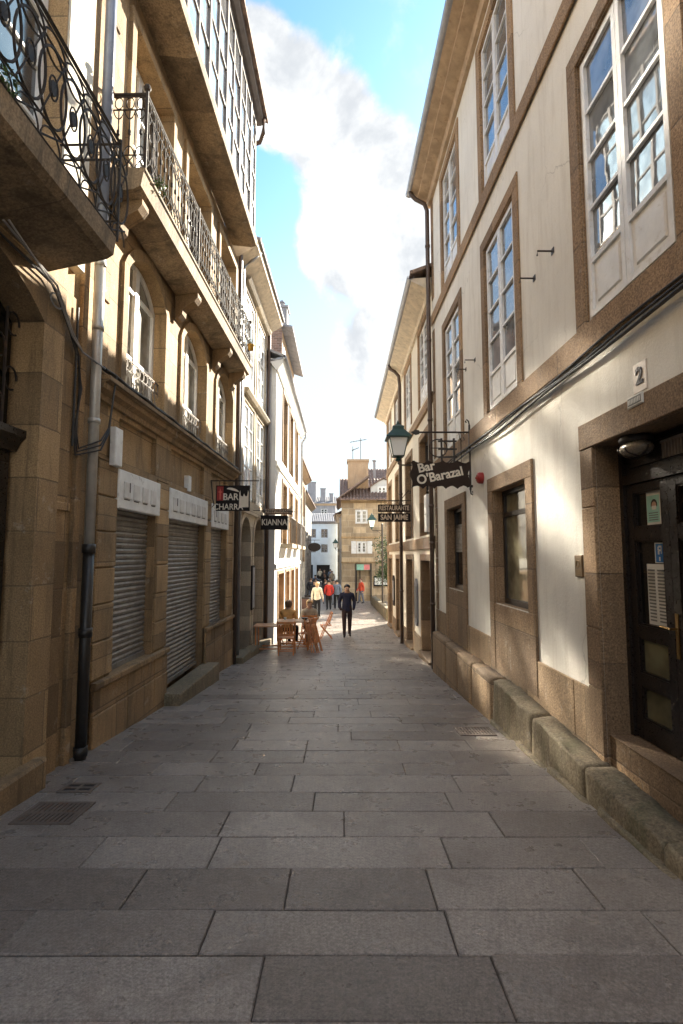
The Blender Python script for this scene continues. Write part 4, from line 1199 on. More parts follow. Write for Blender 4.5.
for (a, c) in ((5.5, 7.66), (9.62, 11.82)):
    b_ = MB(); u = a
    while u < c - .01:
        n_ = min(u + random.uniform(.6, .85), c)
        if c - n_ < .3: n_ = c
        b_.bbox(FL, u + .003, n_ - .003, -1.6, -.06, .033, .075, .01); b_.bbox(FL, u + .003, n_ - .003, -.055, .21, .033, .065, .01); u = n_
    b_.bbox(FL, a, c, .215, .29, .033, .10, .012)
    b_.build('plinth', M['golddark'], L1)
b_ = MB(); b_.profile(FL, U0 + .05, U1, [(.0015, 3.34), (.05, 3.34), (.06, 3.40), (.12, 3.44), (.13, 3.50), (.19, 3.52), (.19, 3.57), (.0015, 3.60)]); b_.build('ledge', M['golddark'], L1)
b_ = MB(); b_.bbox(FL, 7.55, 9.75, -1.4, -.36, .001, .30, .015); b_.build('door_step', M['bench'], L1)
b_ = MB()
for k in range(24):
    if 3.3 < .3 + .42 * k < 3.6: continue
    b_.bbox(FL, 5.31, 5.49 if k % 2 else 5.62, .3 + .42 * k, .712 + .42 * k, .001, .02) if .3 + .42 * k > 3.6 else b_.bbox(FL, 5.31, 5.49, .3 + .42 * k, .712 + .42 * k, .001, .02)
b_.build('corner_quoin', M['golddark'], L1)
# balcony
b_ = MB(); b_.profile(FL, 5.36, 11.36, [(.051, 5.66), (.36, 5.70), (.44, 5.74), (.47, 5.90), (.49, 5.92), (.49, 5.95), (.051, 5.96)])
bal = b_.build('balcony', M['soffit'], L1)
for cu in (5.6, 7.7, 9.8, 11.1):
    b_ = MB()
    pts = [(.051, 5.30), (.10, 5.30), (.16, 5.36), (.17, 5.44), (.25, 5.50), (.35, 5.56), (.40, 5.63), (.40, 5.69), (.051, 5.655)]
    b_.profile(FL, cu - .09, cu + .09, pts)
    b_.build('corbel', M['golddark'], bal)
r_ = MB(); wr = .455
def rail2(P, n):
    """railing panel along the polyline P(t), t in 0..1, n bays"""
    for v, q in ((5.99, .010), (6.15, .008), (6.70, .008), (6.86, .008), (6.89, .016)):
        r_.tube([P(0, v), P(1, v)], q, 6)
    for k in range(n):
        a, c, m_ = k / n, (k + 1) / n, (k + .5) / n
        r_.tube([P(m_, 6.15), P(m_, 6.70)], .0085, 5)
        r_.tube([P(m_, 6.40), P(m_, 6.45)], .018, 6)
        r_.tube([P(m_ + .36 / n * math.cos(R(x)), 6.78 + .07 * math.sin(R(x))) for x in range(0, 360, 30)], .007, 5, True)
        r_.tube([P(a, 5.99), P(c, 6.15)], .007, 5); r_.tube([P(a, 6.15), P(c, 5.99)], .007, 5)
        r_.tube([P(a + (c - a) * x / 8, 6.70 - .11 * abs(math.sin(x / 8 * 3.14159)) ** .7) for x in range(9)], .007, 5)
        r_.tube([P(a + (c - a) * x / 8, 6.15 + .11 * abs(math.sin(x / 8 * 3.14159)) ** .7) for x in range(9)], .007, 5)
rail2(lambda t_, v: FL.p(5.42 + (11.30 - 5.42) * t_, v, wr), 46)
rail2(lambda t_, v: FL.p(5.42, v, .07 + (wr - .07) * t_), 3)
rail2(lambda t_, v: FL.p(11.30, v, .07 + (wr - .07) * t_), 3)
for (u, wv) in ((5.42, wr), (11.30, wr), (7.4, wr), (9.35, wr)):
    r_.tube([FL.p(u, 5.95, wv), FL.p(u, 6.93, wv)], .018, 6)
    if u in (5.42, 11.30): r_.lathe(FL.p(u, 6.92, wv), [(.012, 0), (.035, .02), (.042, .045), (.03, .075), (.006, .09)], 10)
r_.build('railing', M['rustiron'], bal)
# gallery
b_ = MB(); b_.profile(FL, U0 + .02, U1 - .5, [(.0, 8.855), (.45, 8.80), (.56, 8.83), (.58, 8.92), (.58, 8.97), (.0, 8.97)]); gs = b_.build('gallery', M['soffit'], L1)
f = MB(); g = MB(); wg = .50; ga, gb = U0 + .1, U1 - .55
nb = 11; st = (gb - ga) / nb
for k in range(nb + 1):
    big = k % 2 == 0
    f.box(FL, ga + st * k - (.04 if big else .022), ga + st * k + (.04 if big else .022), 8.975, 12.0, wg - .05, wg + (.03 if big else .02))
for v, h in ((8.98, .10), (9.7, .05), (10.42, .05), (11.14, .05), (11.82, .17)):
    for k in range(nb): f.box(FL, ga + st * k + (.04 if k % 2 == 0 else .022), ga + st * (k + 1) - (.04 if k % 2 else .022), v, v + h, wg - .045, wg + .015)
for e in (ga, gb): f.box(FL, e - .03, e + .03, 8.975, 11.99, .01, wg - .05)
gf = f.build('gallery_frame', M['greyframe'], gs)
for k in range(nb):
    for (a, c) in ((9.08, 9.7), (9.75, 10.42), (10.47, 11.14), (11.19, 11.82)):
        j = [random.uniform(-.006, .006) for _ in range(3)]
        u_, w_ = ga + st * k + .02, ga + st * (k + 1) - .02
        g.face([FL.p(u_, a, wg - .01 + j[0]), FL.p(w_, a, wg - .01 + j[1]), FL.p(w_, c, wg - .01 + j[2]), FL.p(u_, c, wg - .01 + j[0] - j[1] + j[2])])
for v in (9.08, 10.0, 10.92):
    g.face([FL.p(gb - .005, v, .02), FL.p(gb - .005, v, wg - .05), FL.p(gb - .005, v + .85, wg - .05), FL.p(gb - .005, v + .85, .02)])
g.build('pane', M['gallery_glass'], gs)
b_ = MB(); b_.profile(FL, U0 - .05, U1 - .3, [(-.4, 12.01), (.58, 12.01), (.66, 12.05), (.68, 12.13), (-.4, 12.2)]); b_.build('eave', M['greyframe'], L1)
r_ = MB(); corrugated(r_, FL, U0 - .1, U1 - .25, .76, 12.16, -3.8, 14.0, .2, .05); corrugated(r_, FL, U0 - .1, U1 - .25, -8.6, 12.16, -3.8, 14.0, .2, .05); r_.build('roof', M['oldtile'], L1)
p_ = MB(); p_.tube([FL.p(U1 - .42, 12.1, .68), FL.p(U1 - .38, 11.75, .66), FL.p(U1 - .2, 11.68, .55), FL.p(U1 - .05, 11.66, .12), FL.p(U1 - .02, 11.5, .09), FL.p(U1 - .02, 5.0, .09), FL.p(U1 - .02, gz(11.8), .09)], .05, 8)
p_.build('downpipe', M['brownpipe'], L1, True)
# near downpipe between the two left houses: blue-grey, then grey, then black cast foot
p_ = MB(); p_.tube([FL.p(5.2, 5.0, .11), FL.p(5.2, 11.0, .11)], .056, 12); dpipe = p_.build('downpipe', M['bluepipe'], None, True, org=FL.p(5.2, gz(5.2), .11))
tag(dpipe, 'near left downpipe, blue grey above, grey in the middle and black at the foot', 'downpipe')
p_ = MB(); p_.tube([FL.p(5.2, 1.75, .11), FL.p(5.2, 5.0, .11)], .05, 12)
for v in (4.7, 3.0, 4.0): p_.tube([FL.p(5.2, v, .11), FL.p(5.2, v + .05, .11)], .06, 12)
p_.build('middle_pipe', M['greypipe'], dpipe, True)
p_ = MB(); p_.tube([FL.p(5.2, gz(5.2) - .05, .11), FL.p(5.2, 1.72, .11)], .054, 12)
for v in (1.66, .82, -.33): p_.tube([FL.p(5.2, v, .11), FL.p(5.2, v + .09, .11)], .066, 12)
p_.build('foot_pipe', M['blackpipe'], dpipe, True)
# shop signs over the shutters
text_specs = [((5.95, 7.24, 2.19, 2.655), 4, 'white shop sign over the nearest roller shutter, five pale relief letters half gone', 1), ((7.64, 9.64, 2.19, 2.655), 6, 'long white shop sign over the middle roller shutter with faded relief letters', 2), ((9.95, 11.28, 2.19, 2.655), 4, 'white shop sign over the farthest roller shutter, behind the Bar Charra sign', 3)]
for (q, n, lab, sd_) in text_specs:
    t = thing('shop_sign', lab.replace('five ', ''), 'sign', FL, (q[0] + q[1]) / 2, q[2], 0, 'white signs above the roller shutters')
    b_ = MB(); b_.bbox(FL, q[0], q[1], q[2], q[3], -.05, .05, .01); b_.build('board', M['signwhite'], t)
    rnd = random.Random(sd_); st = (q[1] - q[0] - .2) / n
    s_ = MB()
    for k in range(n):
        l_ = MB()
        a = q[0] + .12 + st * k; b2 = a + st * .66
        l_.bbox(FL, a, b2, q[2] + .13, q[2] + .33, .051, .062, .006); l_.build('relief_letter', M['signletter'], t)
        s_.box(FL, a + .02, b2 - .02, q[2] + .112, q[2] + .124, .051, .056)  # dark strip painted below each letter as its shadow
    s_.box(FL, q[0] + .12 + st * (n - 1) * .0 + st * .5, q[0] + .12 + st * .58, q[2] + .21, q[2] + .33, .0625, .066)
    s_.build('letter_shadow_marks', M['print_and_shadow'], t)
b_ = MB(); b_.bbox(FL, 5.72, 5.9, 2.66, 3.1, .033, .10); tag(b_.build('junction_box', M['signwhite']), 'pale rectangular junction box under the ledge beside the nearest shop sign', 'junction box')
b_ = MB(); b_.bbox(FL, 8.55, 8.68, 2.72, 2.98, -.055, .03); tag(b_.build('small_notice', M['signwhite']), 'tiny white plate in the recessed panel above the middle shutter', 'plate')
# cables on the left
b_ = MB()
for k in range(3):
    pts = [FL.p(5.35 + 6.4 * i / 50, 3.63 + .018 * k + .012 * math.sin(i * .9 + k * 2), .14 - .03 * k) for i in range(51)]
    b_.tube(pts, .014, 6)
tag(b_.build('ledge_cables', M['cable']), 'black cables lying along the ledge over the shop signs', 'cable')
b_ = MB()
for k in range(3):
    pts = [FL.p(1.0, 4.10, .12 + .03 * k), FL.p(3.0, 4.08 - .02 * k, .12 + .03 * k), FL.p(4.3, 4.06 - .03 * k, .13 + .02 * k), FL.p(4.72, 3.86 - .03 * k, .08), FL.p(4.95, 3.62 - .03 * k, .06), FL.p(5.0, 3.3, .05 + .012 * k), FL.p(4.98 - .02 * k, 2.85, .05), FL.p(5.02 - .03 * k, 2.70 - .04 * k, .06), FL.p(5.2, 2.82 - .05 * k, .19), FL.p(5.4, 3.0 - .03 * k, .17), FL.p(5.5, 3.5, .17), FL.p(5.56, 3.62, .16)]
    b_.tube(pts, .009, 6)
b_.tube([FL.p(4.9, 4.1, .06), FL.p(4.9, 2.7, .06)], .011, 6)
tag(b_.build('wall_cables', M['cable']), 'black cables dropping under the near balcony and looping round the downpipe', 'cable')
b_ = MB()
for k in range(2): b_.tube([FL.p(3.6, 4.12, .2 + .04 * k), FL.p(4.3, 4.0 - .05 * k, .2), FL.p(4.75, 3.78 - .04 * k, .1), FL.p(5.0, 3.68, .07), FL.p(5.25, 3.6, .18)], .010, 6)
b_.arc(FL, 4.42, 3.92, .13, .09, .06, 60, 330, .008, 10)
tag(b_.build('loose_cable', M['greycable']), 'loose pale cables sagging from below the near balcony', 'cable')

def leaves(mb, c, r, n, size, seed, flat=1.0, droop=0):
    rnd = random.Random(seed)
    for i in range(n):
        d = Vector((rnd.gauss(0, 1), rnd.gauss(0, 1), rnd.gauss(0, 1) * flat)).normalized() * r * rnd.random() ** .4
        p = Vector(c) + d
        a = Vector((rnd.gauss(0, 1), rnd.gauss(0, 1), rnd.gauss(0, .6))).normalized()
        b = a.cross(Vector((rnd.gauss(0, 1), rnd.gauss(0, 1), rnd.gauss(0, 1)))).normalized()
        s = size * rnd.uniform(.6, 1.4)
        mb.face([p - a * s, p - b * s * .45 + Vector((0, 0, s * .1)), p + a * s, p + b * s * .45])
def wall_plant(c, r, n, lab, seed):
    t = empty('wall_plant', c, lab, 'plant')
    m = MB()
    for k in range(5):
        rnd = random.Random(seed * 10 + k); d = Vector((rnd.uniform(-1, 1), rnd.uniform(-1, 1), rnd.uniform(.2, 1))) * r
        m.tube([c, Vector(c) + d * .5, Vector(c) + d], .003, 4)
    m.build('stems', M['darkgreen'], t)
    m = MB(); leaves(m, Vector(c) + Vector((0, 0, r * .3)), r, n, .022, seed); m.build('leaves', M['green'], t)
wall_plant(FL.p(2.92, 4.52, .66), .09, 60, 'tuft of fern on the near ornate balcony at the left edge', 3)
wall_plant(FL.p(5.75, 5.98, .47), .12, 110, 'bright green fern growing at the near end of the long balcony', 5)
b_ = MB(); b_.lathe(FL.p(11.2, 6.25, .50), [(.05, 0), (.075, .12), (.085, .13), (.07, .135)], 12)
o = b_.build('flower_pot', M['yellowpot'], None, True); tag(o, 'small yellow pot hung at the far end of the long balcony', 'flower pot')
m = MB(); leaves(m, FL.p(11.2, 6.45, .50), .07, 30, .02, 9); m.build('leaves', M['green'], o)

# ------------------------------------------------------------------ left: house with two ground arches
L2 = empty('arcade_house', (-2.5, 14, gz(14)), 'pale house with two tall ground floor arches and glazed bays behind the Bar Charra sign', 'house')
U0, U1 = 11.88, 16.1
AR = [(12.72, 13.92, -1.6, 2.05, .58), (14.40, 15.84, -1.6, 2.0, .70)]
BW = [(12.85, 14.15, 3.1, 5.65), (14.55, 15.85, 3.1, 5.65), (12.85, 14.15, 6.1, 8.6), (14.55, 15.85, 6.1, 8.6)]
wl = MB(); sheet(wl, FL, U0, U1, -2, 9.3, AR + BW); body(wl, FL, U0 + .01, U1 - .01, -2, 9.28, -.45, 8)
wl.build('wall', M['palestone'], L2)
for o in AR:
    s_ = MB(); reveal(s_, FL, o, .42); surround(s_, FL, o, .16, .02); s_.build('arch_surround', M['palestone'], L2)
    d_ = MB(); d_.box(FL, o[0], o[1], -1.3, 1.7, -.40, -.36)
    for k in range(3): d_.bbox(FL, o[0] + .08 + .4 * k, o[0] + .42 + .4 * k, -.6, 1.5, -.36, -.34)
    d_.plate(FL, [(o[0], 1.75)] + arcpts(o[0], o[1], o[3], o[4]) + [(o[1], 1.75)], -.40, -.385)
    d_.build('door', M['brownframe'], L2)
for o in BW:
    s_ = MB(); reveal(s_, FL, o, .2); surround(s_, FL, o, .14, .03); 
    s_.profile(FL, o[0] - .2, o[1] + .2, [(.031, o[3] + .1), (.12, o[3] + .12), (.18, o[3] + .2), (.18, o[3] + .24), (.031, o[3] + .26)])
    s_.build('window_surround', M['palestone'], L2)
    casement(L2, FL, o, -.03, 4, .3, M['whiteframe'], M['gallery_glass'], stile=.04, bar=.025, tilt=.007)
b_ = MB(); b_.bbox(FL, U0, U1, 2.72, 2.92, .0315, .07); b_.build('string_course', M['palestone'], L2)
e_ = MB(); e_.profile(FL, U0 - .1, U1 + .1, [(.001, 8.85), (.05, 8.85), (.5, 9.12), (.52, 9.25), (-.3, 9.3)]); e_.build('eave', M['creamwood'], L2)
r_ = MB(); corrugated(r_, FL, U0 - .1, U1 + .1, .58, 9.28, -4, 10.9); corrugated(r_, FL, U0 - .1, U1 + .1, -8.6, 9.28, -4, 10.9); r_.build('roof', M['slate'], L2)
p_ = MB(); p_.tube([FL.p(12.2, 9.2, .5), FL.p(12.2, 9.0, .3), FL.p(12.2, 8.8, .08), FL.p(12.2, gz(12.2), .08)], .05, 8); p_.build('downpipe', M['zinc'], L2, True)
p_ = MB(); p_.tube([FL.p(16.03, 9.1, .1), FL.p(16.03, gz(16), .1)], .055, 8); p_.build('downpipe', M['brownpipe'], L2, True)
q = MB(); yb = 11.9
for k in range(4):
    q2 = MB(); FLx = FL
    q.bbox(FL, 11.9 + 1.05 * k + .004, 11.9 + 1.05 * (k + 1) - .004, -2.0, gz(11.9 + 1.05 * (k + .5)) + .17, .001, .28, .02)
q.build('kerb', M['bench'], L2)
t = thing('menu_board', 'narrow dark menu board on the pier between the two arches', 'menu board', FL, 14.15, .2)
b_ = MB(); b_.bbox(FL, 13.98, 14.34, .15, 1.35, .022, .07); b_.build('frame', M['signblack'], t)
b_ = MB(); b_.box(FL, 14.02, 14.30, .2, 1.3, .07, .074); b_.build('sheet', M['slate'], t)

# ------------------------------------------------------------------ left: white house stepping forward
F3 = Fr((-2.11, 0, 0), (0, 1, 0), (1, 0, 0))
L3 = empty('white_house', (-2.2, 21, gz(21)), 'sunlit white house stepping forward beyond the arches, with tall stone framed windows', 'house')
U0, U1 = 16.14, 25.9
W2_ = [(17.95, 19.3, 4.95, 7.45), (20.35, 21.6, 4.95, 7.45), (22.9, 24.1, 4.95, 7.45)]
W1_ = [(17.95, 19.3, 2.05, 4.2), (20.35, 21.6, 2.05, 4.2), (22.9, 24.1, 2.05, 4.2)]
W0_ = [(17.0, 18.6, -1.7, 1.0), (19.3, 20.6, -1.7, 1.0), (21.3, 22.6, -1.7, 1.0), (23.4, 24.8, -1.7, 1.0)]
wl = MB(); sheet(wl, F3, U0, U1, -2.4, 7.95, W2_ + W1_ + W0_); body(wl, F3, U0 + .01, U1 - .01, -2.4, 7.93, -.36, 7)
wl.build('wall', M['white'], L3)
for o in W2_ + W1_:
    s_ = MB(); reveal(s_, F3, o, .25); surround(s_, F3, o, .14, .04); s_.build('window_surround', M['brown'], L3)
    casement(L3, F3, o, -.14, 4, .4, M['whiteframe'], M['gallery_glass'])
    if o[2] < 3:
        b_ = MB(); b_.bbox(F3, o[0] - .2, o[1] + .2, o[2] - .16, o[2] - .02, .001, .4); bl_ = b_.build('balcony', M['palestone'], L3)
        r_ = MB()
        for k in range(13): r_.tube([F3.p(o[0] - .15 + (o[1] - o[0] + .3) * k / 12, o[2], .36), F3.p(o[0] - .15 + (o[1] - o[0] + .3) * k / 12, o[2] + .9, .36)], .012, 4)
        r_.tube([F3.p(o[0] - .15, o[2] + .9, 0), F3.p(o[0] - .15, o[2] + .9, .36), F3.p(o[1] + .15, o[2] + .9, .36), F3.p(o[1] + .15, o[2] + .9, 0)], .018, 5)
        r_.build('railing', M['paleiron'], bl_)
for o in W0_:
    s_ = MB(); reveal(s_, F3, o, .3); surround(s_, F3, o, .12, .03); s_.build('door_surround', M['shopwood'], L3)
    d_ = MB(); d_.box(F3, o[0], o[1], -1.7, o[3], -.3, -.26)
    for k in range(2):
        a = o[0] + .06 + (o[1] - o[0]) / 2 * k; d_.bbox(F3, a, a + (o[1] - o[0]) / 2 - .12, -.3, o[3] - .15, -.26, -.235)
    d_.build('door', M['shopwood'], L3)
b_ = MB(); b_.bbox(F3, U0 + .02, U1, 1.2, 1.35, .001, .06); b_.bbox(F3, U0 + .02, U1, 4.5, 4.66, .001, .05); b_.build('string_course', M['white'], L3)
e_ = MB(); e_.profile(F3, U0 - .12, U1 + .1, [(.001, 7.6), (.05, 7.6), (.22, 7.85), (.25, 7.95), (-.3, 8.0)]); e_.build('eave', M['white'], L3)
g_ = MB(); g_.tube([F3.p(U0 - .15, 8.0, .27), F3.p(U1 + .15, 8.0, .27)], .075, 8)
g_.tube([F3.p(U0 - .1, 8.0, .2), F3.p(U0 - .1, 7.9, -.25), F3.p(U0 - .1, 7.6, -.33), F3.p(U0 - .1, gz(16), -.33)], .05, 8)
g_.tube([F3.p(U1 + .1, 7.9, .27), F3.p(U1 + .1, 7.7, .25), F3.p(U1 + .1, 7.4, .06), F3.p(U1 + .1, -1.4, .06)], .05, 8)
g_.build('gutter', M['zinc'], L3, True)
r_ = MB(); corrugated(r_, F3, U0 - .15, U1 + .15, .3, 8.05, -3.5, 9.6); corrugated(r_, F3, U0 - .15, U1 + .15, -7.3, 8.05, -3.5, 9.6)
r_.face([F3.p(U0 + .01, 7.9, -.2), F3.p(U0 + .01, 9.55, -3.5), F3.p(U0 + .01, 7.9, -7.2)])
r_.build('roof', M['slate'], L3)
# taller stair block rising behind its roof
b_ = MB(); b_.box(F3, 20.9, 26.6, 7.6, 11.2, -4.2, -.42); at3 = b_.build('attic', M['orangebrick'], L3)
b_ = MB(); b_.box(F3, 20.86, 20.895, 7.6, 11.15, -4.2, -.40); b_.build('party_wall', M['brick'], at3)
b_ = MB()
for k in range(4): b_.bbox(F3, 21.3 + 1.3 * k, 22.0 + 1.3 * k, 8.9, 10.6, -.419, -.38)
b_.build('attic_window', M['whiteframe'], at3)
b_ = MB(); corrugated(b_, F3, 20.7, 26.7, .06, 11.2, -4.3, 12.6, .22, .04); b_.build('attic_roof', M['slate'], at3)
b_ = MB(); b_.box(F3, 21.0, 21.7, 11.25, 12.2, -.75, -.22); b_.box(F3, 20.95, 21.75, 12.2, 12.28, -.80, -.17); b_.lathe(F3.p(21.35, 12.28, -.48), [(.12, 0), (.12, .25), (.16, .27), (.05, .4)], 8); b_.build('chimney', M['slate'], at3)

# ------------------------------------------------------------------ left: further row
def simple_house(name, label, F, u0, u1, v1, wallm, wins, depth=7, roofm=None, eavem=None, roofh=1.4, frame=None, base=-2.6, sur=None, chim=()):
    t = empty(name, F.p((u0 + u1) / 2, base + .5, 0), label, 'house')
    wl = MB(); sheet(wl, F, u0, u1, base, v1, [w_[:4] for w_ in wins]); body(wl, F, u0 + .01, u1 - .01, base, v1 - .02, -.36, depth)
    wl.build('wall', wallm, t)
    for w_ in wins:
        o = w_[:4]; kind = w_[4] if len(w_) > 4 else 'w'
        s_ = MB(); reveal(s_, F, o, .25)
        if sur: surround(s_, F, o, .12, .03)
        s_.build('window_surround' if kind == 'w' else 'door_surround', sur or wallm, t)
        if kind == 'w': casement(t, F, o, -.1, 3, 0, frame or M['whiteframe'])
        else:
            d_ = MB(); d_.box(F, o[0], o[1], o[2], o[3], -.3, -.24)
            d_.bbox(F, o[0] + .1, o[1] - .1, o[2] + .3, o[3] - .3, -.24, -.22); d_.build('door', M['interior'], t)
    e_ = MB(); e_.profile(F, u0 - .1, u1 + .1, [(.001, v1 - .3), (.06, v1 - .3), (.36, v1 - .06), (.38, v1 + .02), (-.3, v1 + .05)]); e_.build('eave', eavem or M['wooddark'], t)
    r_ = MB(); corrugated(r_, F, u0 - .15, u1 + .15, .45, v1 + .04, -depth / 2, v1 + roofh, .25, .04); corrugated(r_, F, u0 - .15, u1 + .15, -depth - .5, v1 + .04, -depth / 2, v1 + roofh, .25, .04)
    for e in (u0 + .01, u1 - .01): r_.face([F.p(e, v1 - .05, 0), F.p(e, v1 + roofh - .05, -depth / 2), F.p(e, v1 - .05, -depth)])
    ro = r_.build('roof', roofm or M['tile'], t)
    for (a, c, w_, h_, s2) in chim:
        b_ = MB(); b_.box(F, a, c, v1 - .3, v1 + h_, w_ - s2, w_); b_.box(F, a - .06, c + .06, v1 + h_, v1 + h_ + .1, w_ - s2 - .06, w_ + .06)
        b_.build('chimney', M['slate'], ro)
    return t
F4 = Fr((-2.55, 0, 0), (0, 1, 0), (1, 0, 0))
simple_house('orange_eaved_house', 'narrow house with warm stone front beyond the white house on the left', F4, 27.2, 36, 6.9, M['palestone'],
    [(28.2, 29.4, 4.2, 6.2), (31, 32.2, 4.2, 6.2), (33.6, 34.8, 4.2, 6.2), (28.2, 29.4, 1.2, 3.2), (31, 32.2, 1.2, 3.2), (33.6, 34.8, 1.2, 3.2), (28, 29.6, -2.2, .4, 'd'), (31, 32.6, -2.2, .4, 'd')],
    eavem=M['orangebrick'], chim=[(28.0, 28.9, -.6, 1.6, .6), (30.4, 31.2, -.4, 1.0, .6)], sur=M['brown'])
simple_house('grey_house', 'grey shaded house at the left mouth of the far alley', Fr((-2.95, 0, 0), (0, 1, 0), (1, 0, 0)), 36.2, 50, 6.2, M['greystone'],
    [(38, 39.2, 1.6, 3.6), (41, 42.2, 1.6, 3.6), (44, 45.2, 1.6, 3.6), (38, 39.6, -2.2, .3, 'd'), (42, 43.6, -2.2, .3, 'd')], chim=[(40, 41, -.8, 1.6, .6)])
simple_house('grey_house', 'low pale house deep in the alley on its left side', Fr((-4.9, 0, 0), (0, 1, 0), (1, 0, 0)), 50.4, 66, 4.8, M['white'],
    [(52, 53.2, 1.3, 3.2), (56, 57.2, 1.3, 3.2), (52, 53.6, -2.2, .2, 'd')], chim=[(56, 57, -.8, 1.4, .6)])
# far pale blue house closing the view
FBk = FX(70)
t = simple_house('blue_house', 'pale blue and white house closing the far end of the alley', FBk, -5.6, -.6, 6.2, M['bluewhite'],
    [(-4.5, -3.5, 4.0, 5.2), (-2.8, -1.9, 4.0, 5.2), (-4.5, -3.5, 2.0, 3.1), (-2.8, -1.9, 2.0, 3.1), (-5.2, -3.9, -1.6, .3, 'd'), (-3.4, -1.6, -1.6, .3, 'd')], roofm=M['slate'], eavem=M['slate'], frame=M['slate'], depth=6, base=-2)
simple_house('grey_house', 'tall grey gabled house with chimneys rising behind the pale blue house', FX(79), -7.5, -.9, 9.6, M['slate'], [(-3.2, -2.2, 7.6, 8.8)], roofm=M['slate'], depth=8,
    chim=[(-5.3, -4.0, -.5, 3.4, .8), (-3.3, -2.5, -.5, 2.4, .7), (-1.9, -1.3, -.5, 1.6, .6)], roofh=1.6)

# ------------------------------------------------------------------ corner stone house at the end
YC = 40.0
FC = FX(YC)
Cc = empty('corner_house', (4, YC, gz(YC)), 'stone corner house with tiled roof, dormer and big chimney facing up the street', 'house')
CW = [(1.08, 2.06, 4.1, 5.2), (1.18, 1.98, 1.75, 2.72), (4.2, 5.1, 4.1, 5.2), (4.2, 5.1, 1.75, 2.72)]
CD = (1.16, 2.26, -2.2, .95)
wl = MB(); sheet(wl, FC, .0, 8.4, -2.6, 6.0, CW + [CD]); body(wl, FC, .01, 8.39, -2.6, 5.98, -.36, 9)
wl.build('wall', M['ashlar_x'], Cc)
for o in CW:
    s_ = MB(); reveal(s_, FC, o, .25); s_.build('window_surround', M['gold2'], Cc)
    wi = casement(Cc, FC, o, -.06, 3, 0, M['whiteframe'], stile=.09)
    if o[2] < 2:
        for (a, c) in ((o[0] - .42, o[0] - .03), (o[1] + .03, o[1] + .42)):
            b_ = MB(); b_.bbox(FC, a, c, o[2], o[3], .002, .05)
            for k in range(8): b_.box(FC, a + .05, c - .05, o[2] + .08 + .105 * k, o[2] + .15 + .105 * k, .05, .06)
            b_.build('shutter', M['whiteframe'], Cc)
b_ = MB()
for v in (2.95, .98, 5.72): b_.bbox(FC, -.02, 8.42, v, v + .14, .001, .06)
b_.build('string_course', M['gold2'], Cc)
s_ = MB(); reveal(s_, FC, CD, .3); surround(s_, FC, (CD[0], CD[1], -2.2, .95), .1, .04); s_.build('door_surround', M['brownframe'], Cc)
d_ = MB(); d_.box(FC, CD[0], CD[1], -2.2, .45, -.6, -.55); d_.box(FC, CD[0], CD[0] + .06, -2.2, .45, -.3, -.2); d_.box(FC, 1.42, 1.48, -2.2, .45, -.3, -.2); d_.build('door', M['interior'], Cc)
t = empty('shop_sign', (1.7, YC, .5), 'green and red panel over the shop door of the corner house', 'sign')
b_ = MB(); b_.box(FC, CD[0] + .03, CD[1] - .03, .47, .92, -.2, -.05); b_.build('panel', paint('green_sign_panel', (.28, .55, .42), .4), t)
b_ = MB(); b_.box(FC, 1.75, CD[1] - .05, .49, .90, -.05, -.045); b_.build('red_field', paint('pink_sign_panel', (.75, .22, .22), .4), t)
for (a, c, v0, v1, m_, lab) in ((1.22, 1.42, -.9, .3, 'paper', 'white poster stand inside the shop doorway of the corner house'), (1.9, 2.2, -1.6, -.4, 'red', 'red goods rack inside the shop doorway of the corner house')):
    b_ = MB(); b_.bbox(FC, a, c, v0, v1, -.5, -.42); b_.bbox(FC, a + .03, c - .03, v0 + .1, v0 + .45, -.42, -.38); b_.box(FC, a, a + .04, -2.0, v0, -.5, -.44); b_.box(FC, c - .04, c, -2.0, v0, -.5, -.44)
    o = b_.build('display_stand', M[m_]); tag(o, lab, 'display stand')
t = thing('notice_board', 'dark framed white notice board on the stone wall right of the shop door', 'notice board', FC, 3.1, -.7)
b_ = MB(); b_.bbox(FC, 2.5, 3.75, -.78, .02, .001, .07); b_.build('frame', M['signblack'], t)
b_ = MB(); b_.box(FC, 2.58, 3.67, -.66, -.1, .07, .076); b_.build('sheet', M['paper'], t)
# roof: hip with slopes
r_ = MB(); corrugated(r_, FC, -.15, 8.5, .45, 5.98, -3.3, 8.15, .26, .05); 
r_.build('roof', M['tile'], Cc)
r_ = MB(); Fs = Fr((0, YC, 0), (0, 1, 0), (-1, 0, 0))
corrugated(r_, Fs, -.4, 9.3, .40, 5.97, -2.2, 7.9, .26, .05); r_.build('roof', M['oldtile'], Cc)
r_ = MB(); corrugated(r_, FX(YC + 3.3), 2.0, 8.5, 0, 7.0, -3.5, 9.6, .26, .05); r_.build('roof', M['tile'], Cc)
b_ = MB(); b_.box(FX(YC + 1.4), .52, 2.2, 6.6, 9.3, -1.3, 0); b_.bbox(FX(YC + 1.4), .45, 2.27, 9.3, 9.48, -1.37, .07); b_.build('chimney', M['orangebrick'], Cc)
b_ = MB(); b_.box(FX(YC + 3.6), 2.75, 2.95, 8.2, 9.4, -.2, 0); b_.lathe((2.85, YC + 3.7, 9.4), [(.12, 0), (.12, .3), (.2, .34), (.2, .42), (.02, .5)], 8); b_.build('chimney_pot', M['slate'], Cc)
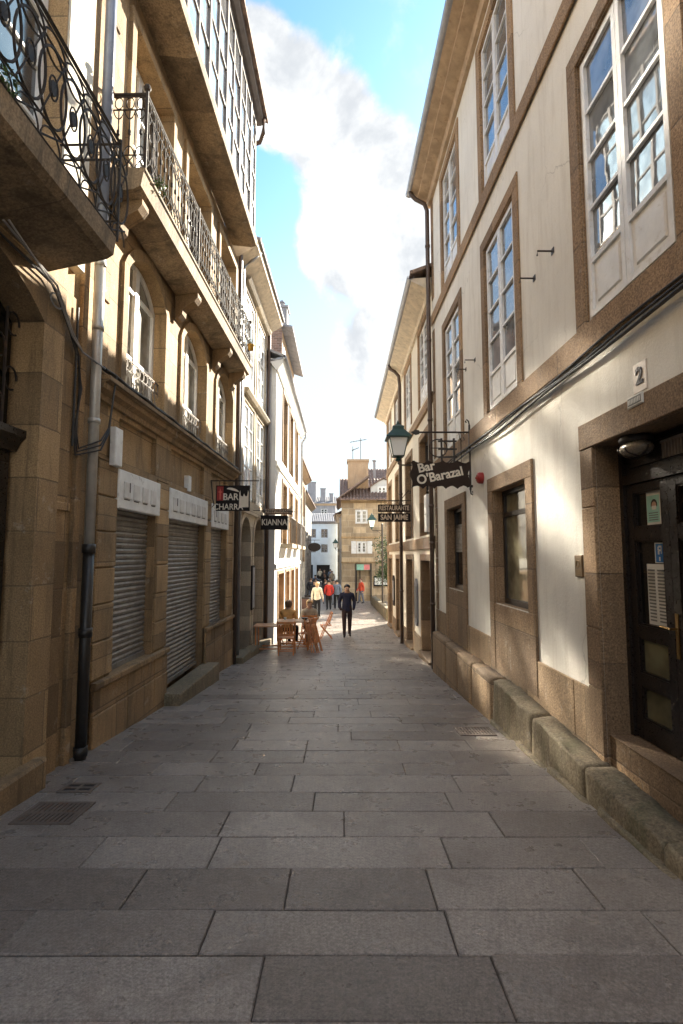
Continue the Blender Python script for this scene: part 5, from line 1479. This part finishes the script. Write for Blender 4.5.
# dormer
b_ = MB(); Fd = FX(YC + .75); b_.plate(Fd, [(2.35, 6.2), (4.5, 6.2), (4.5, 7.1), (3.9, 7.55), (3.4, 7.72), (2.9, 7.5), (2.35, 7.1)], -2.2, 0); dm = b_.build('dormer', M['white'], Cc)
casement(Cc, Fd, (2.9, 3.6, 6.45, 7.15), .04, 2, 0, M['whiteframe'], stile=.08)
b_ = MB()
for (p, q) in (((2.2, 7.0), (3.4, 7.8)), ((3.4, 7.8), (4.65, 7.0))):
    b_.hexa([Fd.p(*p, .15), Fd.p(*q, .15), Fd.p(q[0], q[1] + .1, .15), Fd.p(p[0], p[1] + .1, .15), Fd.p(*p, -2.3), Fd.p(*q, -2.3), Fd.p(q[0], q[1] + .1, -2.3), Fd.p(p[0], p[1] + .1, -2.3)])
b_.build('dormer_roof', M['tile'], Cc)
for (x, h, lab) in ((.95, 1.2, 'shorter television antenna on the big chimney'), (1.6, 1.9, 'taller television antenna on the big chimney')):
    b_ = MB(); c = Vector((x, YC + 2.0, 9.48)); b_.tube([c, c + Vector((0, 0, h))], .03, 5)
    b_.tube([c + Vector((-.9 if h > 1.5 else -.1, 0, h - .35)), c + Vector((.5, 0, h - .1))], .022, 4)
    for k in range(6):
        q = c + Vector((-.8 + .22 * k if h > 1.5 else -.05 + .1 * k, 0, h - .33 + .04 * k)); b_.tube([q + Vector((0, -.25, 0)), q + Vector((0, .25, 0))], .015, 4)
    tag(b_.build('antenna', M['iron']), lab, 'antenna')
# side wall of the alley on the right, behind the corner house
simple_house('alley_house', 'pale narrow house behind the corner house on the right of the alley', Fr((-.2, 0, 0), (0, 1, 0), (-1, 0, 0)), 49.6, 60, 5.6, M['white'],
    [(51, 52.2, 2.6, 4.6), (55, 56.2, 2.6, 4.6), (51, 52.6, -2, .6, 'd'), (55, 56.6, -2, .6, 'd')], depth=6)
simple_house('alley_house', 'tan far house on the right of the alley beside the pale blue one', Fr((-.5, 0, 0), (0, 1, 0), (-1, 0, 0)), 60.3, 69, 6.3, M['palestone'], [(62, 63.2, 2.6, 4.6), (65, 66.2, 2.6, 4.6)], depth=6)
t = lantern((1.70, 28.6, 3.10), 0, .98, 'street_lamp', 'green lantern on a slim post in front of the stone corner house', 'x', .55)
b_ = MB(); b_.tube([(2.28, 28.6, gz(28.6) - .05), (2.28, 28.6, 3.3)], .05, 8); b_.lathe((2.28, 28.6, gz(28.6)), [(.12, 0), (.12, .3), (.07, .4), (.05, .5)], 8); b_.lathe((2.28, 28.6, 3.3), [(.05, 0), (.06, .05), (.01, .12)], 8)
b_.build('post', M['iron'], t)
lantern((-.47, 40.5, 2.12), 0, .92, 'street_lamp', 'far dark lantern on the side wall of the corner house at the alley', 'x', .46)

# ------------------------------------------------------------------ plaza side: low wall, tree, house
b_ = MB()
yb = 24.0
while yb < 36.6:
    y1 = min(yb + random.uniform(.8, 1.2), 36.6)
    rough_block(b_, 2.08, 2.40, yb + .005, y1 - .005, gz(y1) - .3, gz((yb + y1) / 2) + .55, .03, .01, ny=4); yb = y1
tag(b_.build('low_wall', M['bench'], None, True), 'low mossy stone wall leading to the shop of the corner house', 'wall')
t = empty('plaza_tree', (3.5, 30.2, gz(30)), 'small leafy dark green tree beside the low wall on the right', 'tree')
b_ = MB(); base = Vector((3.5, 30.2, gz(30) - .05))
b_.tube([base, base + Vector((.05, 0, .9)), base + Vector((-.05, .05, 1.8)), base + Vector((.05, 0, 3.0))], .11, 8, taper=[1.2, .95, .75, .4])
limbs = []
rnd = random.Random(4)
for k in range(9):
    a = rnd.uniform(0, 6.28); q = base + Vector((0, 0, rnd.uniform(1.4, 2.7))); e = q + Vector((math.cos(a) * rnd.uniform(.6, 1.1), math.sin(a) * rnd.uniform(.6, 1.1), rnd.uniform(.2, .8)))
    b_.tube([q, (q + e) / 2 + Vector((0, 0, .1)), e], .04, 6, taper=[1, .7, .3]); limbs.append(e)
b_.build('trunk', M['bark'], t)
b_ = MB()
for k, e in enumerate(limbs): leaves(b_, e, rnd.uniform(.45, .75), 420, .06, 40 + k, .85)
for k in range(8): leaves(b_, base + Vector((rnd.uniform(-1.1, .8), rnd.uniform(-.8, .8), rnd.uniform(2.1, 4.1))), rnd.uniform(.4, .65), 330, .06, 80 + k, .9)
b_.build('crown', M['darkgreen'], t)

# ------------------------------------------------------------------ people
def person(label, loc, face, top, legs, hair, pose='stand', h=1.72, shoes=(.03, .025, .02), longhair=False, skirt=False, hands='pocket', look=0.0, name='person'):
    """one skinned body; face = heading in degrees (0 looks towards -y, the camera)"""
    s = h / 1.72
    J = {}
    def P(n, x, y, z, r, r2=None, par=None, m=0): J[n] = (Vector((x, y, z)), r, r2 or r, par, m)
    # m: 0 skin 1 top 2 legs 3 shoes
    sit = pose == 'sit'
    pz = .53 if sit else .95
    P('pelvis', 0, 0, pz, .155, .12, None, 2)
    P('waist', 0, .0, pz + .17, .15, .11, 'pelvis', 1)
    ln = .06 if sit else .0
    P('chest', 0, -ln * .6, pz + .38, .165, .12, 'waist', 1)
    P('upper', 0, -ln, pz + .50, .12, .09, 'chest', 1)
    P('neck', 0, -ln - .01, pz + .575, .055, .055, 'upper', 0)
    P('jaw', 0, -ln - .035 - look * .05, pz + .64, .072, .082, 'neck', 0)
    P('head', 0, -ln - .03 - look * .06, pz + .72, .082, .098, 'jaw', 0)
    P('crown', 0, -ln - .025 - look * .05, pz + .775, .06, .075, 'head', 0)
    P('nose', 0, -ln - .135 - look * .06, pz + .665, .016, .016, 'jaw', 0)
    for sx, n in ((-1, 'l'), (1, 'r')):
        P('sh' + n, sx * .17, -ln, pz + .485, .075, .075, 'upper', 1)
        if hands == 'pocket':
            P('el' + n, sx * .245, .06, pz + .20, .058, .058, 'sh' + n, 1)
            P('wr' + n, sx * .21, -.06, pz + .02, .045, .045, 'el' + n, 1)
            P('ha' + n, sx * .18, -.09, pz - .05, .04, .04, 'wr' + n, 2)
        elif hands == 'table':
            P('el' + n, sx * .25, -.10, pz + .24, .055, .055, 'sh' + n, 1)
            P('wr' + n, sx * .14, -.33, pz + .26, .040, .036, 'el' + n, 1)
            P('ha' + n, sx * .11, -.41, pz + .27, .036, .022, 'wr' + n, 0)
        else:
            sw = .10 if n == 'l' else -.10
            P('el' + n, sx * .235, .02 - sw * .4, pz + .20, .055, .055, 'sh' + n, 1)
            P('wr' + n, sx * .24, -.05 - sw, pz - .04, .040, .036, 'el' + n, 1)
            P('ha' + n, sx * .235, -.07 - sw * 1.15, pz - .12, .036, .022, 'wr' + n, 0)
        if hands != 'pocket':
            w0 = J['wr' + n][0]; h0 = J['ha' + n][0]; d = (h0 - w0).normalized()
            for k in range(4):
                off = Vector((sx * 0, 0, 0)) + Vector((.0, .018 * (k - 1.5), 0)) if hands == 'swing' else Vector((.018 * (k - 1.5), 0, 0))
                P('f%s%d' % (n, k), *(h0 + off + d * (.075 - .008 * abs(k - 1.3)) + Vector((-sx * .01, -.012, -.004))), .0095, .0095, 'ha' + n, 0)
            P('th' + n, *(h0 + Vector((-sx * .035, -.028, 0)) + d * .02), .010, .010, 'ha' + n, 0)
        if sit:
            P('hip' + n, sx * .095, -.02, pz - .02, .10, .095, 'pelvis', 2)
            P('kn' + n, sx * .11, -.44, pz + .0, .068, .068, 'hip' + n, 2)
            P('an' + n, sx * .11, -.42, .09, .045, .045, 'kn' + n, 2)
            P('toe' + n, sx * .12, -.58, .035, .036, .03, 'an' + n, 3)
        else:
            st = (.12 if n == 'l' else -.10) if pose == 'walk' else (.02 if n == 'l' else -.02)
            P('hip' + n, sx * .085, 0, pz - .06, .105, .10, 'pelvis', 2)
            P('kn' + n, sx * .09, -st * .6 - .02, .50, .068, .072, 'hip' + n, 2)
            P('an' + n, sx * .09, -st + (.04 if pose == 'walk' and st < 0 else 0), .09, .046, .05, 'kn' + n, 2)
            P('toe' + n, sx * .105, -st - .15, .035, .040, .03, 'an' + n, 3)
    names = list(J); idx = {n: i for i, n in enumerate(names)}
    me = bpy.data.meshes.new('body')
    me.from_pydata([J[n][0] for n in names], [(idx[J[n][3]], idx[n]) for n in names if J[n][3]], [])
    ob = bpy.data.objects.new('body', me); COL.objects.link(ob)
    md = ob.modifiers.new('skin', 'SKIN'); md.use_smooth_shade = True
    sv = me.skin_vertices[0].data
    for n in names:
        sv[idx[n]].radius = (J[n][1], J[n][2]); sv[idx[n]].use_root = (n == 'pelvis')
    sub = ob.modifiers.new('sub', 'SUBSURF'); sub.levels = 1; sub.render_levels = 1
    dg = bpy.context.evaluated_depsgraph_get(); dg.update()
    m2 = bpy.data.meshes.new_from_object(ob.evaluated_get(dg))
    bpy.data.objects.remove(ob); bpy.data.meshes.remove(me)
    m2.materials.clear()
    for m in (M['skin'], top, legs, M['signblack']): m2.materials.append(m)
    segs = []
    for n in names:
        p = J[n][3]
        if p: segs.append((J[p][0], J[n][0], J[n][4] if n not in ('neck',) else 1, n))
    for pl in m2.polygons:
        c = pl.center; best = (9, 0)
        for a, b, m, n in segs:
            t_ = max(0, min(1, (c - a).dot(b - a) / max(1e-9, (b - a).length_squared)))
            dd = (a + (b - a) * t_ - c).length
            if n == 'neck': mm = 1 if t_ < .55 else 0
            elif n == 'waist': mm = 2 if t_ < .02 else 1
            elif n.startswith('hip'): mm = 1 if c.z > pz - .12 and not sit else 2
            elif n.startswith('ha') and hands != 'pocket': mm = 1 if t_ < .35 else 0
            elif n.startswith('sh'): mm = 1
            else: mm = m
            if dd < best[0]: best = (dd, mm)
        pl.material_index = best[1]
        pl.use_smooth = True
    ob = bpy.data.objects.new(name, m2); COL.objects.link(ob)
    ob.location = loc; ob.rotation_euler = (0, 0, R(face)); ob.scale = (s * 1.1, s * 1.15, s)
    ORG[ob] = Vector((0, 0, 0)); tag(ob, label, 'person')
    # hair cap
    hm = MB(); hc = J['head'][0] + Vector((0, .012, .028)); rr = (.098, .115, .10)
    n1, n2 = 14, 8
    for i in range(n2):
        for k in range(n1):
            qd = []
            for (ii, kk) in ((i, k), (i, k + 1), (i + 1, k + 1), (i + 1, k)):
                th = R(90 - ii * (112 if not longhair else 128) / n2); ph = 6.28318 * kk / n1
                front = max(0, -math.sin(ph))
                th2 = max(th, R(12) * 1 + R(16) * front - R(60) * (1 - front) ** 1.0 * (1 if front < .55 else 0) * (1.0 if longhair else .55)) if th < R(25) else th
                wv = 1 + .05 * math.sin(5 * ph + 3 * ii)
                qd.append(hc + Vector((math.cos(th2) * math.cos(ph) * rr[0] * wv, math.cos(th2) * math.sin(ph) * rr[1] * wv, math.sin(th2) * rr[2] * (1 if th2 > 0 else (2.0 if longhair else 1.0)))))
            hm.face(qd)
    hair_o = hm.build('hair', hair, ob, True)
    # small face features: eyes and ears
    fm_ = MB(); hd = J['head'][0]
    for sx in (-1, 1): fm_.lathe(hd + Vector((sx * .032, -.088, -.022)), [(.004, -.008), (.010, -.003), (.010, .003), (.004, .008)], 6)
    fm_.build('eyes', M['hairdark'], ob)
    return ob
navy = cloth('navy_jacket', (.025, .028, .055)); plum = cloth('dark_plum_trousers', (.055, .035, .035))
offw = cloth('off_white_jacket', (.72, .66, .52)); blk = cloth('black_trousers', (.018, .018, .02))
redj = cloth('red_jacket', (.48, .045, .035)); ored = cloth('orange_red_jacket', (.66, .10, .05)); greyj = cloth('grey_jeans', (.17, .18, .21))
tan = cloth('tan_coat', (.74, .40, .14)); dgry = cloth('dark_grey_coat', (.05, .05, .055)); blue = cloth('faded_blue_coat', (.16, .2, .27)); green = cloth('olive_coat', (.10, .10, .06)); beige = cloth('beige_coat', (.45, .37, .27))
def at_(x, y): return (x, y, gz(y))
person('man walking towards us in navy jacket and dark trousers, hands in his pockets', at_(.19, 18.0), 4, navy, plum, M['hairdark'], 'walk', 1.74, look=1)
person('person standing in an off white jacket and black trousers, seen from behind', at_(-1.22, 25.8), 165, offw, blk, M['hairblonde'], 'stand', 1.68, hands='swing', longhair=True)
person('person in a bright red jacket standing among the far crowd', at_(-.75, 30.5), 190, redj, blk, M['hairdark'], 'stand', 1.7, hands='pocket')
person('person in orange red top and grey trousers by the corner house shop door', at_(1.42, 37.2), -60, ored, greyj, M['hairbrown'], 'walk', 1.72, hands='swing')
person('person in a grey blue coat between the red jacket and the walking man', at_(-.28, 31.5), 175, blue, blk, M['hairdark'], 'walk', 1.7, hands='pocket')
crowd = [(-2.3, 38.5, 175, dgry, greyj, 'person in dark coat and grey jeans standing by the grey house at the alley mouth'), (-1.9, 57.0, 0, dgry, blk, 'tiny dark figure far down the alley, left of its middle'), (-1.3, 60.0, 180, blue, blk, 'tiny blue figure far down the alley'), (-2.6, 62.0, 0, offw, blk, 'tiny pale figure far down the alley on the left'), (-.55, 35.2, 20, green, greyj, 'person in olive coat left of the shop door of the corner house'), (-1.55, 48.5, 0, dgry, greyj, 'small dark coated figure behind the others in the alley'), (-1.75, 33.0, 20, dgry, blk, 'dark coated person right behind the off white jacket'), (-1.15, 36.5, 170, dgry, greyj, 'person in dark coat walking away in the alley mouth'), (-2.0, 40.0, 0, green, blk, 'person in olive coat coming out of the alley on the left'),
         (-1.4, 44.0, 180, dgry, blk, 'person in dark coat in the middle of the alley'), (-.95, 41.5, 10, beige, blk, 'person in beige coat in the alley near the corner house'), (-2.4, 47.0, 185, blue, blk, 'person in blue coat deep in the alley on the left'),
         (-1.7, 51.0, 0, dgry, blk, 'distant dark figure deep in the alley in the centre'), (-1.0, 54.0, 180, beige, blk, 'distant small pale coated figure deep in the alley')]
for x, y, f, t_, l_, lab in crowd:
    person(lab, at_(x, y), f, t_, l_, random.choice((M['hairdark'], M['hairbrown'])), random.choice(('walk', 'stand')), random.uniform(1.62, 1.78), hands='pocket')
person('seated person in a tan coat at the terrace table, seen from behind', at_(-1.63, 15.55), 165, tan, blk, M['hairbrown'], 'sit', 1.72, hands='table', longhair=True)
person('seated person with blonde hair facing the tan coat across the terrace', at_(-1.05, 16.6), 15, beige, blk, M['hairblonde'], 'sit', 1.70, hands='table', longhair=True)

# ------------------------------------------------------------------ terrace
def slat_chair(label, x, y, rz, group='wooden folding chairs of the terrace', first=[None]):
    base = at_(x, y)
    if first[0] is None:
        t = empty('folding_chair', (0, 0, 0)); F = FX(0)   # back rest at -y side (towards the camera)
        def bar(mb, a, b, r=.016): mb.tube([a, b], r, 5)
        for sx in (-1, 1):
            m = MB(); bar(m, (sx * .22, .20, 0), (sx * .22, -.20, .88), .018); m.build('leg', M['wood'], t)
            m = MB(); bar(m, (sx * .19, -.20, 0), (sx * .19, .20, .45), .018); m.build('leg', M['wood'], t)
        m = MB()
        for k in range(6): m.hexa([Vector(p) for p in ((-.20, -.17 + .065 * k, .435), (.20, -.17 + .065 * k, .435), (.20, -.12 + .065 * k, .435), (-.20, -.12 + .065 * k, .435), (-.20, -.17 + .065 * k, .455), (.20, -.17 + .065 * k, .455), (.20, -.12 + .065 * k, .455), (-.20, -.12 + .065 * k, .455))])
        m.build('seat', M['wood'], t)
        m = MB()
        for k in range(6):
            a = -.19 + .065 * k
            m.hexa([Vector(p) for p in ((a, -.115, .52), (a + .045, -.115, .52), (a + .045, -.10, .52), (a, -.10, .52), (a, -.205, .80), (a + .045, -.205, .80), (a + .045, -.19, .80), (a, -.19, .80))])
        for (yy, zz) in ((-.105, .50), (-.20, .82)): m.hexa([Vector(p) for p in ((-.22, yy - .02, zz), (.22, yy - .02, zz), (.22, yy + .02, zz), (-.22, yy + .02, zz), (-.22, yy - .02, zz + .05), (.22, yy - .02, zz + .05), (.22, yy + .02, zz + .05), (-.22, yy + .02, zz + .05))])
        m.build('backrest', M['wood'], t)
        m = MB(); bar(m, (-.22, .1, .11), (.22, .1, .11), .012); bar(m, (-.19, -.1, .11), (.19, -.1, .11), .012); m.build('stretcher', M['wood'], t)
        first[0] = t
    else: t = copy_tree(first[0])
    t.location = base; t.rotation_euler = (0, 0, R(rz)); tag(t, label, 'folding chair', group); return t
slat_chair('wooden folding chair with its slatted back to us at the near end of the terrace', -1.44, 13.55, 3)
slat_chair('wooden folding chair at the right end of the second terrace table', -.98, 15.0, 60)
slat_chair('wooden folding chair under the seated person in tan', -1.63, 15.62, 165)
slat_chair('wooden folding chair under the seated blonde person', -1.05, 16.55, 15)
slat_chair('wooden folding chair standing alone beside the walking man', -.52, 17.6, 95)
def table(label, x, y, wx, wy, hgt):
    t = empty('terrace_table', at_(x, y), label, 'table', 'wooden terrace tables')
    c = Vector(at_(x, y)); F = Fr((c.x, c.y, c.z), (1, 0, 0), (0, -1, 0))
    m = MB()
    n = 7
    for k in range(n):
        a = -wy / 2 + wy * k / n; m.box(F, -wx / 2, wx / 2, hgt - .03, hgt, a + .004, a + wy / n - .004)
    m.build('table_top', M['woodtop'], t)
    for sx in (-1, 1):
        for sy in (-1, 1):
            m = MB(); m.tube([c + Vector((sx * (wx / 2 - .07), sy * (wy / 2 - .06), 0)), c + Vector((sx * (wx / 2 - .06), sy * (wy / 2 - .06), hgt - .03))], .02, 6); m.build('leg', M['wood'], t)
    m = MB()
    for sy in (-1, 1): m.tube([c + Vector((-wx / 2 + .07, sy * (wy / 2 - .06), .12)), c + Vector((wx / 2 - .07, sy * (wy / 2 - .06), .12))], .014, 5)
    m.build('stretcher', M['wood'], t); return t
table('narrow wooden terrace table against the arches at the near left', -2.0, 14.2, .75, .6, .73)
table('wooden terrace table behind the slatted chair, before the seated people', -1.35, 14.75, .95, .62, .82)
table('small wooden terrace table between the two seated people', -1.4, 16.15, .7, .55, .75)
for k_, (cx_, cy_) in enumerate(((-1.62, 14.85), (-1.30, 16.2), (-1.52, 16.05))):
    cz_ = gz(14.75) + .822 if k_ == 0 else gz(16.15) + .752
    m = MB(); m.lathe((cx_, cy_, cz_), [(.022, 0), (.036, .02), (.04, .07), (.034, .07), (.02, .01)], 10)
    m.lathe((cx_, cy_, cz_), [(.03, -.001), (.065, .008), (.06, .010), (.02, .003)], 12)
    tag(m.build('cup', M['paper'], None, True), ['white cup on the table behind the slatted chair', 'white cup nearer the blonde person on the small table', 'white cup nearer the tan coat on the small table'][k_], 'cup', 'white cups on the terrace tables')
t = empty('bowl', (-1.05, 14.85, gz(14.75) + .82), 'dark bowl standing on the terrace table', 'bowl')
m = MB(); m.lathe((-1.05, 14.85, gz(14.75) + .822), [(.04, 0), (.06, .01), (.12, .06), (.11, .06), (.05, .02)], 12); m.build('bowl_body', M['brownframe'], t, True)
for i, (x, y, lab) in enumerate(((-.74, 14.15, 'folded wooden chair leaning on the terrace table, left of the leaning pair'), (-.60, 14.12, 'folded wooden chair leaning on the terrace table, right of the leaning pair'))):
    t = empty('folded_chair', at_(x, y), lab, 'folding chair', 'folded wooden chairs leaning on the table')
    c = Vector(at_(x, y)); ln = Vector((-.23, .12, .90)); sd2 = Vector((.10, .42, 0)).normalized() * .2
    for sx in (-1, 1):
        m = MB(); m.tube([c + sd2 * sx, c + sd2 * sx + ln], .018, 5); m.build('leg', M['wood'], t)
        m = MB(); m.tube([c + sd2 * sx * .8 + Vector((.04, 0, 0)), c + sd2 * sx * .8 + ln * .75 + Vector((.03, 0, 0))], .016, 5); m.build('leg', M['wood'], t)
    m = MB()
    for k in range(7):
        q = c + ln * (.30 + .08 * k); a = sd2 * .95; up = ln.normalized() * .03; th = Vector((.012, 0, 0))
        m.hexa([q - a - up - th, q + a - up - th, q + a + up - th, q - a + up - th, q - a - up + th, q + a - up + th, q + a + up + th, q - a + up + th])
    m.build('slats', M['wood'], t)
for (x, y, lab) in ((-2.0, 27.8, 'dark terrace table in the shade beyond the off white jacket, nearest of the row'), (-2.1, 30.2, 'dark terrace table in the shade, middle of the far row on the left'), (-2.0, 33.2, 'dark terrace table in the shade, farthest of the row on the left')):
    t = empty('far_table', at_(x, y), lab, 'table', 'dark terrace tables by the far left houses'); c = Vector(at_(x, y)); F = Fr(c, (1, 0, 0), (0, -1, 0))
    m = MB(); m.box(F, -.4, .4, .72, .75, -.35, .35); m.build('table_top', M['slate'], t)
    for sx in (-1, 1):
        m = MB(); m.tube([c + Vector((sx * .3, 0, 0)), c + Vector((sx * .3, 0, .72))], .025, 6); m.build('leg', M['iron'], t)
for k, (x, y, lab) in enumerate(((-1.5, 27.6, 'dark chair beside the nearest shaded far table'), (-2.0, 28.9, 'dark chair between the nearest and middle shaded far tables'), (-1.55, 30.6, 'dark chair right of the middle shaded far table'), (-2.05, 31.7, 'dark chair between the middle and farthest shaded far tables'))):
    t = empty('far_chair', at_(x, y), lab, 'chair', 'dark chairs by the far left houses'); c = Vector(at_(x, y)); F = Fr(c, (1, 0, 0), (0, -1, 0))
    m = MB(); m.bbox(F, -.21, .21, .43, .46, -.2, .2); m.build('seat', M['brownframe'], t)
    m = MB(); m.bbox(F, -.21, .21, .55, .85, .19, .22); m.build('backrest', M['brownframe'], t)
    for sx in (-1, 1):
        for sy in (-1, 1):
            m = MB(); m.tube([c + Vector((sx * .18, sy * .18, 0)), c + Vector((sx * .18, sy * .19, .44 if sy > 0 else .8))], .016, 5); m.build('leg', M['iron'], t)
t = empty('terrace_barrier', at_(-2.0, 26.6), 'low dark terrace barrier board in front of the far tables', 'barrier'); c = Vector(at_(-2.0, 26.6)); F = Fr(c, (1, 0, 0), (0, -1, 0))
m = MB(); m.bbox(F, -.45, .35, .12, .85, -.02, .02); m.build('panel', paint('dark_red_brown_board', (.10, .045, .03), .6), t)
for sx in (-.42, .32):
    m = MB(); m.box(F, sx - .03, sx + .03, 0, .9, -.15, .021 + .02); m.build('foot', M['iron'], t)
t = empty('hanging_sign', (-2.5, 33, 2.2), 'dark round hanging sign on the far left houses above the terrace', 'sign')
F = FX(33); m = MB(); m.plate(F, [(-1.75 + .42 * math.cos(R(a)), 2.15 + .28 * math.sin(R(a))) for a in range(0, 360, 20)], -.02, .02); m.build('board', M['signblack'], t)
m = MB(); m.tube([F.p(-2.56, 2.6, 0), F.p(-1.4, 2.6, 0)], .015, 5); m.tube([F.p(-1.75, 2.6, 0), F.p(-1.75, 2.4, 0)], .01, 5); m.build('bracket', M['iron'], t)
